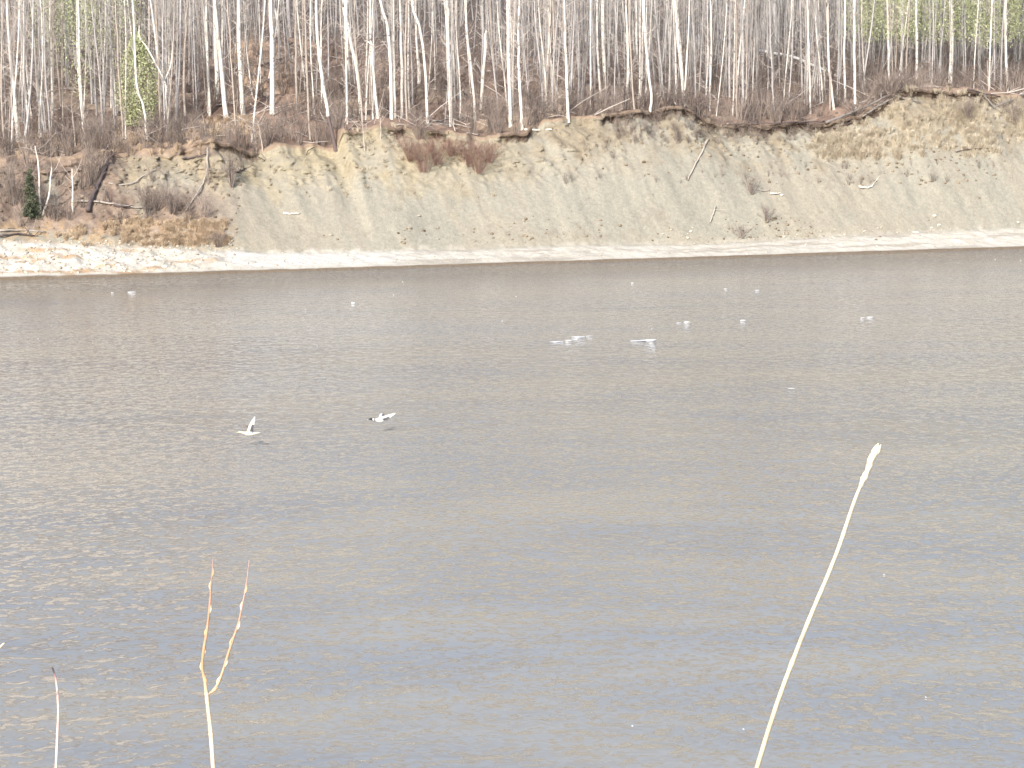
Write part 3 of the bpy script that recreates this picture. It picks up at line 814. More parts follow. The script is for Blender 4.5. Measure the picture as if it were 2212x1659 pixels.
# ------------------------------------------------------------------ undergrowth, grass, roots, clods
def shrub_T(nst, hgt, spread, sub=3, r=.012, seed=0, k=3):
    g_ = np.random.default_rng(seed); mb = MB()
    az = g_.uniform(0, 6.28, nst); out = g_.uniform(.1, 1, nst) * spread; hh = hgt * g_.uniform(.55, 1.1, nst)
    b = np.stack([np.cos(az) * out * .15, np.sin(az) * out * .15, np.full(nst, -.1)], 1)
    m_ = np.stack([np.cos(az) * out * .55, np.sin(az) * out * .55, hh * .55], 1) + g_.normal(0, .04, (nst, 3))
    e = np.stack([np.cos(az) * out, np.sin(az) * out, hh], 1) + g_.normal(0, .08, (nst, 3))
    V, Q_ = tubes(np.stack([b, m_, e], 1), np.stack([np.full(nst, r), np.full(nst, r * .75), np.full(nst, r * .3)], 1), k)
    mb.add(V, Q_, np.repeat(g_.uniform(.2, .9, nst), 3 * k))
    n2 = nst * sub; bi = np.repeat(np.arange(nst), sub); t = g_.uniform(.1, .9, n2)[:, None]
    b2 = m_[bi] * (1 - t) + e[bi] * t
    d2 = (e - b)[bi] / hgt + g_.normal(0, .55, (n2, 3)); d2 /= np.linalg.norm(d2, axis=1, keepdims=True)
    e2 = b2 + d2 * (hgt * g_.uniform(.15, .4, n2))[:, None]
    V, Q_ = tubes(np.stack([b2, e2], 1), np.stack([np.full(n2, r * .6), np.full(n2, r * .25)], 1), 3)
    mb.add(V, Q_, np.repeat(g_.uniform(.2, 1, n2), 6))
    return mb.arr()
def scatter_px(region, count, accept=None):
    out = []; guard = 0
    while len(out) < count and guard < count * 20:
        guard += 1
        x = rng.uniform(region[0], region[2]); y = rng.uniform(region[1], region[3])
        if accept and not accept(x, y): continue
        h_ = BVH.ray_cast(CV, Vector(ray(x, y)))
        if h_[0]: out.append(h_[0][:])
    return np.array(out)
SHR = [shrub_T(11, 1.0, .55, 3, .012, i) for i in range(6)]
ps = []
while len(ps) < 2300:
    n_ = 12.6 + 48 * rng.uniform() ** 1.7; s_ = rng.uniform(-40, 56)
    if fbm(s_ * .3, n_ * .3, 88, 3) < 0.36 + .14 * rng.uniform(): continue
    p_ = SM + SD * s_ + SN * n_; z_ = ground(p_[0], p_[1])
    if z_ is None: continue
    ps.append((p_[0], p_[1], z_))
for x_, y_ in zip(rng.uniform(0, 470, 110), rng.uniform(335, 500, 110)):
    if fbm(x_ * .02, y_ * .03, 14, 3) < .5 or (240 < x_ < 420 and y_ < 440 and rng.uniform() < .8): continue
    h_ = BVH.ray_cast(CV, Vector(ray(x_, y_)))
    if h_[0]: ps.append(h_[0][:])
n_tall = len(ps)
for q in (scatter_px((1330, 246, 1720, 310), 150, lambda x, y: y > np.interp(x, [1330, 1400, 1470, 1560, 1720], [250, 252, 240, 272, 272])),
          scatter_px((1150, 270, 2212, 400), 90, lambda x, y: fbm(x * .015, y * .025, 7, 3) > .47), scatter_px((440, 300, 560, 420), 25)):
    ps += [tuple(v_) for v_ in q]
ps = np.array(ps); low = np.arange(len(ps)) >= n_tall; kd = rng.integers(0, 6, len(ps)); mb = MB()
for i in range(6):
    q = ps[kd == i]; lw_ = low[kd == i]
    V, Q_, t = stamp(SHR[i], q, rng.uniform(.5, 1.7, len(q)) * np.where(lw_, .38, 1), rng.uniform(0, 6.28, len(q)), rng.uniform(.1, .95, len(q))); mb.add(V, Q_, t)
tag(link('undergrowth', mb.mesh('undergrowth'), TWIG_BROWN), 'brown leafless brush covering the forest floor', kind='stuff')

nd = 1100; q = []
while len(q) < nd:
    n_ = 12.8 + 45 * rng.uniform() ** 1.4; s_ = rng.uniform(-40, 56); p_ = SM + SD * s_ + SN * n_; z_ = ground(p_[0], p_[1])
    if z_ is not None: q.append((p_[0], p_[1], z_ + .08))
q = np.array(q); az = rng.uniform(0, 6.28, nd); ln = rng.uniform(.6, 3.2, nd); up_ = np.abs(rng.normal(0, .35, nd)); rr = rng.uniform(.012, .035, nd)
e = q + np.stack([np.cos(az) * ln, np.sin(az) * ln * .6, up_ * ln], 1); m_ = (q + e) / 2 + rng.normal(0, .08, (nd, 3))
V, Q_ = tubes(np.stack([q, m_, e], 1), np.stack([rr, rr * .85, rr * .4], 1), 4); mb = MB(); mb.add(V, Q_, np.repeat(rng.uniform(0, 1, nd), 12))
tag(link('dead_branches', mb.mesh('dead_branches'), TWIG_PALE), 'litter of pale dead branches strewn over the forest floor', kind='stuff')

def tuft_T(nb, h_, spread, seed, w=.012):
    g_ = np.random.default_rng(seed); az = g_.uniform(0, 6.28, nb); o = g_.uniform(.1, 1, nb) * spread; hh = h_ * g_.uniform(.5, 1.1, nb)
    b = np.stack([np.cos(az) * o * .3, np.sin(az) * o * .3, np.full(nb, -.05)], 1)
    m_ = np.stack([np.cos(az) * o * .6, np.sin(az) * o * .6, hh * .7], 1)
    e = np.stack([np.cos(az) * o * 1.3, np.sin(az) * o * 1.3, hh * g_.uniform(.6, 1.05, nb)], 1)
    V, Q_ = tubes(np.stack([b, m_, e], 1), np.stack([np.full(nb, w), np.full(nb, w * .8), np.full(nb, w * .2)], 1), 3)
    return V, Q_, np.repeat(g_.uniform(.2, 1, nb), 9)
TUF = [tuft_T(34, .45, .34, i, .008) for i in range(5)]
def grass(name, label, pts, mat, lo, hi):
    kd = rng.integers(0, 5, len(pts)); mb = MB()
    for i in range(5):
        q = pts[kd == i]
        V, Q_, t = stamp(TUF[i], q, rng.uniform(lo, hi, len(q)), rng.uniform(0, 6.28, len(q)), rng.uniform(.2, .9, len(q))); mb.add(V, Q_, t)
    tag(link(name, mb.mesh(name), mat), label, kind='stuff')
def in_hummock(x, y):
    top = np.interp(x, [1740, 1800, 1900, 1957, 2100, 2212], [310, 280, 230, 192, 200, 240]); bot = np.interp(x, [1740, 1800, 1950, 2212], [345, 350, 345, 310])
    return top < y < bot and fbm(x * .02, y * .03, 12, 2) > .38
g1 = np.concatenate([scatter_px((1740, 190, 2212, 350), 430, in_hummock), scatter_px((1760, 290, 1900, 345), 160), scatter_px((2060, 240, 2110, 285), 70), scatter_px((2080, 290, 2160, 340), 70)])
grass('dry_grass', 'straw coloured dry grass on the hummock at the right end', g1, GRASS_DRY, .5, 1.25)
g2 = np.concatenate([scatter_px((120, 470, 500, 532), 380, lambda x, y: y > np.interp(x, [120, 250, 500], [505, 475, 480]) and fbm(x * .02, y * .04, 9, 2) > .36), scatter_px((0, 285, 460, 335), 150), scatter_px((450, 255, 560, 300), 90)])
grass('rusty_grass', 'rusty tan grass along the foot and crest of the left slump', g2, GRASS_RUST, .4, 1.0)
g3 = np.concatenate([scatter_px((540, 300, 1090, 430), 50, lambda x, y: y > np.interp(x, [540, 700, 900, 1090], [335, 335, 330, 300]) and fbm(x * .02, y * .03, 19, 2) > .5),
                     scatter_px((740, 272, 880, 330), 50), scatter_px((1180, 245, 1700, 330), 80, lambda x, y: fbm(x * .02, y * .03, 23, 2) > .45)])
grass('sparse_grass', 'sparse pale grass tufts on the upper clay face', g3, GRASS_DRY, .3, .8)

# roots and torn sod along the crest
mb = MB(); nrt = 2200
ss = rng.uniform(-36, 50, nrt); lp = np.interp(ss, s_ax, lip); keep = rng.uniform(0, .9, nrt) < lp; ss = ss[keep]; lp = lp[keep]; nrt = len(ss)
zz = np.interp(ss, s_ax, zc)
b = world(ss, NC - lp * .45 + rng.uniform(-.05, .5, nrt), zz - rng.uniform(0, .3, nrt))
m_ = b + np.stack([rng.normal(0, .2, nrt), rng.uniform(-.35, 0, nrt), rng.uniform(-.3, .05, nrt)], 1)
e = m_ + np.stack([rng.normal(0, .35, nrt), rng.uniform(-.2, .1, nrt), rng.uniform(-.55, -.05, nrt)], 1)
rr = rng.uniform(.01, .032, nrt)
V, Q_ = tubes(np.stack([b, m_, e], 1), np.stack([rr, rr * .8, rr * .3], 1), 4); mb.add(V, Q_, np.repeat(rng.uniform(0, 1, nrt), 12))
tag(link('hanging_roots', mb.mesh('hanging_roots'), ROOT), 'dark torn roots hanging from the sod lip', kind='stuff')

def rock_T(seed, flat=.7, sub=2):
    import bmesh
    bm = bmesh.new(); bmesh.ops.create_icosphere(bm, subdivisions=sub, radius=1)
    g_ = np.random.default_rng(seed); off = g_.uniform(0, 50, 3)
    for v_ in bm.verts:
        a = 0.72 + .56 * float(fbm(v_.co.x * 1.3 + off[0] + v_.co.z, v_.co.y * 1.3 + off[1] - v_.co.z, seed, 2))
        v_.co *= a; v_.co.z *= flat; v_.co.y *= .8
    V = np.array([v_.co[:] for v_ in bm.verts]); T = np.array([[v_.index for v_ in f.verts] for f in bm.faces])
    bm.free()
    return V, np.c_[T, T[:, 2:3]], np.full(len(V), .5)      # padded to four corners for stamping
def rock_mesh(T, name):
    return mk_mesh(name, T[0], T[1][:, :3], {'tint': T[2]}, smooth=False)
ROCK = [rock_T(i) for i in range(5)]
RLOW = [rock_T(40 + i, .75, 1) for i in range(5)]
def scatter_rocks(name, label, pts, lo, hi, mat, tlo, thi):
    kd = rng.integers(0, 5, len(pts)); VV, TT, tt, n0 = [], [], [], 0
    for i in range(5):
        q = pts[kd == i]
        sc_ = lo + (hi - lo) * rng.uniform(0, 1, len(q)) ** 2.2
        V, Q_, t = stamp(RLOW[i], q, sc_, rng.uniform(0, 6.28, len(q)), rng.uniform(tlo, thi, len(q)), rng.uniform(.6, 1, len(q)))
        VV.append(V); TT.append(Q_[:, :3] + n0); tt.append(t); n0 += len(V)
    tag(link(name, mk_mesh(name, np.concatenate(VV), np.concatenate(TT), {'tint': np.concatenate(tt)}, smooth=False), mat), label, kind='stuff')
def below_crest(x, y): return y > np.interp(x, [q[0] for q in YC], [q[1] for q in YC]) + 8
c1 = np.concatenate([scatter_px((560, 250, 2212, 520), 150, lambda x, y: below_crest(x, y) and fbm(x * .012, y * .02, 7, 3) > .52),
                     scatter_px((850, 480, 1150, 530), 30), scatter_px((1100, 465, 1300, 520), 45), scatter_px((1560, 470, 1760, 515), 80),
                     scatter_px((1560, 300, 2200, 400), 260), scatter_px((0, 340, 520, 520), 420)])
scatter_rocks('earth_clods', 'small dark clods fallen on the clay face', c1, .03, .15, CLOD, 0, .65)
c2 = np.concatenate([scatter_px((0, 520, 520, 605), 900), scatter_px((500, 545, 2212, 585), 420), scatter_px((1400, 490, 2212, 540), 220)])
c2 = c2[(c2 - SM) @ SN > .55]
scatter_rocks('shore_stones', 'pale stones of the gravel shore', c2, .03, .12, STONE, .0, .75)

# ------------------------------------------------------------------ shrubs, spruce, sapling
def shrub(X, Y, h_, spread, nst, mat, label, seed, group='shrubs on the bank', name='shrub', r=.012, sub=4):
    b, _ = hit(X, Y)
    T = shrub_T(nst, h_, spread, sub, r, seed)
    o = link(name, mk_mesh(name, T[0], T[1], {'tint': T[2]}), mat, None, b)
    return tag(o, label, 'shrub', group)
rg = 'red-stemmed bushes on the clay edge'
for i, (x, y, h_, sprd, lab) in enumerate([
        (886, 352, 1.5, .8, 'red-stemmed bush at the left end of the red thicket'), (915, 378, 1.9, 1.0, 'red-stemmed bush hanging lowest in the left red clump'),
        (945, 362, 1.7, .9, 'red-stemmed bush in the middle of the left red clump'), (972, 344, 1.2, .7, 'low red-stemmed bush between the two red clumps'),
        (1012, 364, 1.6, .8, 'red-stemmed bush at the left of the right hand red clump'), (1032, 380, 1.9, .9, 'red-stemmed bush hanging lowest in the right hand red clump'),
        (1056, 356, 1.3, .7, 'red-stemmed bush at the right end of the red thicket')]):
    shrub(x, y - 8, h_ * .85, sprd * 1.7, 55, RED_STEM, lab, 200 + i, rg, 'red_shrub', .009, 6)
for i, (x, y, h_, sprd, lab) in enumerate([
        (500, 400, 1.6, .7, 'grey-brown leafless bush clinging to the clay below the crest'), (1622, 418, 1.0, .8, 'low twiggy bush in the middle of the right clay face'),
        (1655, 478, .9, .7, 'small twiggy bush near the foot of the clay face'), (1600, 512, .7, .9, 'low brown bush spread at the foot of the clay by the shore'),
        (197, 400, 2.0, .9, 'brown leafless bush beside the dark leaning log'), (30, 440, 2.4, 1.1, 'tall brown bush at the far left edge left of the spruce'),
        (335, 452, 1.2, 1.0, 'brown bush on the slump beyond the dark leaning log'), (372, 460, 1.0, .7, 'small grey bush right of the fallen pale logs'),
        (470, 530, .7, .8, 'low rusty bush at the foot of the slump beside the white shore'), (1020, 290, 2.3, 1.1, 'upright brown bush behind the right red clump'),
        (1062, 285, 2.2, .8, 'tall thin brown bush above the yellow clay'), (905, 300, 1.6, 1.0, 'brown bush behind the left red clump'),
        (1420, 262, 1.0, 1.0, 'low brown bush under the sod lip at the bent foot aspen'), (2190, 265, 1.6, 1.2, 'grey tangle of brush at the right edge'),
        (2090, 255, 1.3, .9, 'dark brown bush on the grassy hummock'), (1890, 225, 1.5, 1.3, 'grey brush heaped on the log pile'), (1925, 205, 1.5, 1.2, 'dark brush heaped at the top end of the log pile'), (1850, 250, 1.0, 1.1, 'low brush under the middle of the log pile')]):
    shrub(x, y, h_, sprd, 24 if 1590 < x < 1670 else 42, TWIG_BROWN, lab, 300 + i, name='bare_shrub', r=.022 if 1840 < x < 1930 else .012)

b, _ = hit(66, 470)
spr = empty('spruce_tree', b); tag(spr, 'small dark green spruce on the slump near the left edge', 'tree')
Hs = px(105, 116)
V, Q_ = tubes(np.array([[[0, 0, -.1], [0, 0, Hs * .5], [0, 0, Hs]]]), np.array([[.06, .04, .01]]), 6)
mb = MB(); mb.add(V, Q_); link('trunk', mb.mesh('trunk'), BARK['dark'], spr)
nbz = 150; hz = Hs * (0.04 + .94 * rng.uniform(0, 1, nbz) ** 1.2); az = rng.uniform(0, 6.28, nbz); ln = (1 - hz / Hs) * px(24, 116) + .1
ln *= rng.uniform(.7, 1.15, nbz)
bb = np.stack([0 * hz, 0 * hz, hz], 1); ee = bb + np.stack([np.cos(az) * ln, np.sin(az) * ln, -ln * .25], 1)
mb = MB(); V, Q_ = tubes(np.stack([bb, ee], 1), np.stack([np.full(nbz, .015), np.full(nbz, .005)], 1), 3); mb.add(V, Q_, .2)
t = rng.uniform(.15, 1, (nbz, 26)); cc_ = (bb[:, None] * (1 - t[..., None]) + ee[:, None] * t[..., None]).reshape(-1, 3) + rng.normal(0, .05, (nbz * 26, 3))
V, Q_ = leaf_quads(cc_, .06, rng, .35); mb.add(V, Q_, np.repeat(rng.uniform(0, 1, len(cc_)), 4))
link('crown', mb.mesh('crown'), NEEDLE, spr)

b, _ = hit(300, 284)
gs = empty('leafing_sapling', b); tag(gs, 'young sapling in fresh yellow-green leaf amid the bare trunks', 'tree')
dist = np.linalg.norm(b - CAM); Hg = px(208, dist)
pth = np.array([[0, 0, -.1], [.1, 0, Hg * .4], [-.05, .1, Hg * .75], [-.1, 0, Hg]])
pp = smooth_path(pth, 3); rd = np.linspace(.06, .012, len(pp))
V, Q_ = tubes(pp[None], rd[None], 6); mb = MB(); mb.add(V, Q_); link('trunk', mb.mesh('trunk'), BARK['tan'], gs)
cbr = branch_set(pp, rd, 40, .8, .6, 2.0, .012, sub=3); link('branches', cbr.mesh('branches'), TWIG_BROWN, gs)
n = 9000; hz = rng.uniform(.06, 1, n); wd = np.interp(hz, [0, .3, .5, .8, 1], [.5, 1, 1, .6, .1]) * px(48, dist)
ra = wd * np.sqrt(rng.uniform(0, 1, n)); aa = rng.uniform(0, 6.28, n)
V, Q_ = leaf_quads(np.stack([ra * np.cos(aa), ra * np.sin(aa), hz * Hg], 1), .06); mb = MB(); mb.add(V, Q_, np.repeat(rng.uniform(0, 1, n), 4))
link('leaves', mb.mesh('leaves'), BUD_GREEN, gs)

# ------------------------------------------------------------------ fallen logs
def log(pts, w, bark, label, nst=3, lift=.08, name='fallen_log', taper=.55, group='fallen logs on the bank', cat='log'):
    P = []
    for x, y in pts:
        h_, nn_ = hit(x, y); 
        P.append(h_ + nn_ * 0.0 + np.array([0, -.04, lift]))
    P = np.array(P); b = P[0].copy()
    path = smooth_path(P - b, 4); path[1:-1] += rng.normal(0, .02, (len(path) - 2, 3))
    r0 = px(w, np.linalg.norm(b - CAM)) / 2; rad = r0 * np.linspace(1, taper, len(path))
    # close both ends with a shrunken ring
    path = np.vstack([path[0], path, path[-1]]); rad = np.concatenate([[r0 * .05], rad, [r0 * .05]])
    V, Q_ = tubes(path[None], rad[None], 7); mb = MB(); mb.add(V, Q_)
    for i in range(nst):
        t = rng.uniform(.3, .95); k_ = int(t * (len(path) - 1)); d = rng.normal(0, 1, 3); d[2] = abs(d[2]); d /= np.linalg.norm(d)
        l_ = rng.uniform(.3, .9); V, Q_ = tubes(np.array([[path[k_], path[k_] + d * l_ * .6, path[k_] + d * l_]]), np.array([[r0 * .35, r0 * .25, r0 * .1]]), 4); mb.add(V, Q_)
    o = link(name, mb.mesh(name), BARK[bark], None, b)
    return tag(o, label, cat, group)
def log_air(p0, p1, w, bark, label, mid=None, nst=4, lift0=.1, lift1=.1, **k_):
    """a log lying free between two bearing points"""
    a, _ = hit(*p0); c_, _ = hit(*p1); a = a + np.array([0, 0, lift0]); c_ = c_ + np.array([0, 0, lift1]); b = a.copy()
    P = [a - b] + ([(a + c_) / 2 - b + np.array([0, 0, mid])] if mid else []) + [c_ - b]
    path = smooth_path(np.array(P), 5); path[1:-1] += rng.normal(0, .02, (len(path) - 2, 3))
    r0 = px(w, np.linalg.norm(b - CAM)) / 2; rad = r0 * np.linspace(1, .5, len(path))
    path = np.vstack([path[0], path, path[-1]]); rad = np.concatenate([[r0 * .05], rad, [r0 * .05]])
    V, Q_ = tubes(path[None], rad[None], 7); mb = MB(); mb.add(V, Q_)
    for i in range(nst):
        k2 = rng.integers(3, len(path) - 2); d = rng.normal(0, 1, 3); d[2] = abs(d[2]); d /= np.linalg.norm(d); l_ = rng.uniform(.3, 1.0)
        V, Q_ = tubes(np.array([[path[k2], path[k2] + d * l_ * .6, path[k2] + d * l_]]), np.array([[r0 * .35, r0 * .25, r0 * .1]]), 4); mb.add(V, Q_)
    return tag(link('fallen_log', mb.mesh('fallen_log'), BARK[bark], None, b), label, 'log', 'fallen logs on the bank')

log([(190, 460), (200, 432), (215, 400), (228, 368), (241, 333)], 11, 'dark', 'thick dark log leaning up the slump at the left', 4, .15, taper=.5)
log([(449, 322), (448, 345), (447, 370), (438, 400), (420, 430), (402, 458)], 5, 'drift', 'bent bleached stem hanging down the clay from the crest', 3, .1, name='hanging_stem')
log([(166, 437), (215, 440), (262, 446), (325, 453)], 5, 'drift', 'pale log lying flat behind the dark leaning log', 4)
log([(222, 436), (255, 447), (290, 449)], 6, 'dark', 'short dark log against the flat pale log', 3)
log([(236, 399), (277, 402), (310, 382), (348, 362)], 3.4, 'drift', 'thin crooked bleached branch on the yellow clay', 2)
log([(0, 501), (45, 500), (100, 504)], 4.5, 'drift', 'pale log at the far left above the white stones', 3)
log([(0, 513), (40, 508), (75, 512)], 5, 'dark', 'dark log under the pale one above the white stones', 3)
log([(395, 346), (420, 342), (446, 336)], 5, 'dark', 'dark root log under the sod beside the hanging bent stem', 4)
log([(508, 374), (520, 372), (530, 366)], 5, 'dark', 'short dark root wad on the clay below the two saplings', 5)
log_air((1640, 141), (1812, 183), 8.5, 'white', 'long pale fallen trunk slanting down to the right between the trees', mid=.35, nst=7, lift0=1.1, lift1=.5)
log_air((1665, 244), (1760, 183), 5.5, 'oldgrey', 'brown grey log slanting up from the sod edge under the fallen trunk', nst=3)
log_air((1806, 247), (1880, 196), 5.5, 'oldgrey', 'slanting brown log left of the grey log pile', nst=3)
log([(1783, 272), (1825, 256), (1870, 238), (1916, 214)], 7, 'oldgrey', 'longest grey log of the pile along the crest', 5, .2)
log([(1842, 242), (1880, 228), (1925, 212)], 5, 'oldgrey', 'upper grey log lying on the crest log pile', 5, .4)
log([(1800, 280), (1850, 264), (1890, 244)], 5, 'dark', 'dark log under the crest log pile', 4, .1)
log([(1885, 246), (1915, 224), (1950, 196)], 5.5, 'dark', 'dark log lying steep across the top end of the log pile', 5, .35)
log([(1860, 262), (1900, 236), (1938, 216)], 4.5, 'oldgrey', 'lowest grey log on the grass side of the log pile', 5, .25)
log([(1560, 274), (1620, 272), (1690, 270)], 4.5, 'dark', 'dark root log lying along the sod edge below the fallen trunk', 6, .12)
log([(1690, 268), (1740, 268), (1788, 266)], 4.5, 'dark', 'dark root log along the sod edge left of the log pile', 6, .12)
log([(1927, 209), (1955, 218), (1988, 226)], 5, 'oldgrey', 'grey branch pointing right from the log pile onto the grass', 3, .15)
log([(1968, 178), (2000, 180), (2029, 183)], 5, 'drift', 'pale log lying along the top of the grassy hummock', 2, .15)
log([(2116, 200), (2135, 225), (2162, 250)], 4.4, 'oldgrey', 'grey pole slanting down in the right end brush', 3, .2)
log([(2150, 238), (2185, 222), (2225, 206)], 5, 'oldgrey', 'grey log rising to the right edge through the brush', 4, .2)
log([(2090, 196), (2130, 206), (2160, 212)], 5, 'dark', 'dark log along the crest behind the hummock', 3, .1)
log([(1133, 284), (1165, 285), (1192, 284)], 5, 'white', 'short bright log lying at the clay edge by the small spreading tree', 0, .12)
log([(1530, 302), (1515, 333), (1500, 362), (1486, 392)], 4.4, 'drift', 'straight grey pole lying down the clay face', 2, .1)
log([(1546, 450), (1540, 466), (1534, 484)], 4, 'drift', 'short grey stick standing out of the lower clay', 1, .12)
log([(1515, 229), (1532, 234), (1552, 238)], 4, 'drift', 'short pale log right of the forked white pair', 1, .12)
log([(924, 274), (970, 262), (1024, 252)], 4, 'drift', 'long thin log slanting up behind the red bushes', 3, .15)
log([(935, 266), (975, 272), (1018, 281)], 4, 'drift', 'thin log slanting down behind the red bushes', 3, .15)
log_air((776, 84), (946, 84), 4.5, 'drift', 'long grey trunk lying level high on the slope', nst=4, lift0=.3, lift1=.3)
log([(555, 150), (600, 136), (640, 122)], 5.5, 'dark', 'dark log on the bare brown hillside by the thickest aspen', 4, .2)
log([(1000, 205), (1040, 235), (1070, 222)], 4, 'dark', 'dark crooked branch behind the broken topped snag', 3, .2)
log([(2135, 322), (2100, 324), (2065, 330)], 3.5, 'dark', 'thin dark branch on the grass below the right hummock', 2, .06)
0 and log([(1345, 386), (1400, 378), (1420, 382)], 3, 'dark', 'thin dark root ridge on the upper clay', 2, .05)
log([(612, 462), (630, 463), (648, 462)], 4, 'white', 'short bleached stick lying on the clay face at the left centre', 0, .06)
log([(1664, 420), (1675, 420), (1686, 419)], 4, 'white', 'tiny bleached stick on the clay right of the twiggy bush', 0, .06)
log([(1855, 405), (1870, 407), (1885, 404)], 5, 'white', 'bleached slab of wood on the right clay face', 1, .06)
log([(1662, 592 - 180), (1650, 414), (1640, 412)], 3, 'drift', 'thin stick beside the twiggy bush on the right clay', 0, .05)

# boulders
def boulder(X, Y, w, label, i, group=None, tint=.9):
    b, _ = hit(X, Y)
    me = rock_mesh((ROCK[i % 5][0], ROCK[i % 5][1], np.full(len(ROCK[i % 5][0]), tint)), 'boulder')
    o = link('boulder', me, STONE, None, b)
    s_ = px(w, np.linalg.norm(b - CAM)) / 2
    o.scale = (s_, s_ * .9, s_ * rng.uniform(.5, .85)); o.rotation_euler = (0, 0, rng.uniform(0, 6.28))
    tag(o, label, 'boulder', group)
boulder(2019, 466, 13, 'white rounded boulder highest on the right clay foot', 0)
boulder(2028, 486, 9, 'small white boulder just below the highest one at right', 1)
boulder(2013, 492, 8, 'small white boulder left of its twin near the right shore', 2)
boulder(1978, 502, 15, 'wide white boulder lowest of the cluster at the right shore', 3)
boulder(1688, 421, 10, 'small white rock on the clay above the right brush', 4)
boulder(714, 508, 11, 'dark edged rock at the foot of the clay face left of centre', 1, tint=.2)
boulder(905, 466, 11, 'brown clod of earth stuck in the middle of the clay face', 2, tint=.1)
boulder(2200, 480, 9, 'pale rock at the right edge above the shore', 0)
for i in range(40):
    x = rng.uniform(2, 430); y = np.interp(x, [0, 430], [rng.uniform(528, 592), rng.uniform(548, 582)])
    boulder(x, y, rng.uniform(7, 15), 'pale boulder lying among the white rocks of the left shore', i, 'pale boulders on the left shore', rng.uniform(.15, .95))

# ------------------------------------------------------------------ ice and foam on the river
m, nt, p, L = mat_new('river_ice')
p.inputs['Base Color'].default_value = (0.56, 0.57, 0.58, 1); p.inputs['Roughness'].default_value = .5
g = nt.nodes.new('ShaderNodeNewGeometry'); L.new(bumpn(nt, noisen(nt, g.outputs['Position'], 14, 3), .6, .03), p.inputs['Normal'])
ICE = m
def ice(X, Y, w, h_, label, i, lean=0, group='white ice pieces adrift on the river', name='ice_floe', cat='ice'):
    b = on_water(X, Y); dist = np.linalg.norm(b - CAM)
    T = ROCK[i % 5]; V = T[0].copy(); V[:, 2] = V[:, 2] + .15 + lean * V[:, 0] * (V[:, 2] > 0)
    me = rock_mesh((V, T[1], T[2]), name)
    o = link(name, me, ICE, None, b); hw = px(w * (1 if w > 25 else .78), dist) / 2
    o.scale = (hw, max(hw * .6, .06), px(h_, dist) * .27)
    tag(o, label, cat, group)
ice(1250, 728, 34, 6, 'largest white ice hump of the pair in midriver', 0, .2)
ice(1273, 726, 18, 3, 'thin white ice sliver trailing right of the largest hump', 1)
ice(1228, 736, 18, 6, 'grey-white ice lump in front of the largest hump', 2)
ice(1203, 738, 30, 3, 'flat white ice sliver left of the largest hump', 3)
ice(1402, 735, 34, 8, 'white wedge of ice right of the largest hump', 4, .5)
ice(1378, 736, 32, 3, 'low white tail of the wedge of ice', 1)
ice(1484, 696, 18, 6, 'small white ice piece beyond the wedge', 2)
ice(1467, 697, 16, 2, 'thin white streak left of the small ice piece', 0)
ice(1605, 692, 16, 5, 'small cream ice piece between wedge and far right sliver', 3)
ice(1880, 685, 20, 4, 'white ice sliver farthest right on the river', 4)
ice(1863, 687, 12, 4, 'small white ice bit touching the far right sliver', 1)
ice(285, 631, 22, 4, 'white ice sliver close to the left gravel shore', 2)
ice(243, 632, 8, 3, 'tiny ice bit left of the sliver near the left shore', 0)
ice(763, 654, 11, 5, 'white ice bit off the bright white shore', 3)
ice(1366, 611, 9, 3, 'tiny ice bit near the far shore at the centre', 1)
ice(1567, 624, 9, 3, 'tiny ice bit near the far shore, left of its twin', 2)
ice(1636, 627, 12, 3, 'tiny ice bit near the far shore, right of its twin', 4)
ice(1710, 839, 22, 2.5, 'faint low ice streak in the open water at right', 0)
for i, (x, y) in enumerate([(82, 731), (345, 801), (685, 747), (1085, 692), (1910, 1241), (2000, 1506), (1366, 1568), (1606, 1575), (1115, 640), (870, 608), (2150, 560), (2205, 562), (1408, 709), (660, 668), (850, 636), (1150, 568)]):
    ice(x, y, 3.6 if y < 1000 else 5, 1.8, 'tiny white fleck of foam drifting alone on the open river', i, 0, 'tiny foam flecks on the river', 'foam_fleck', 'foam')

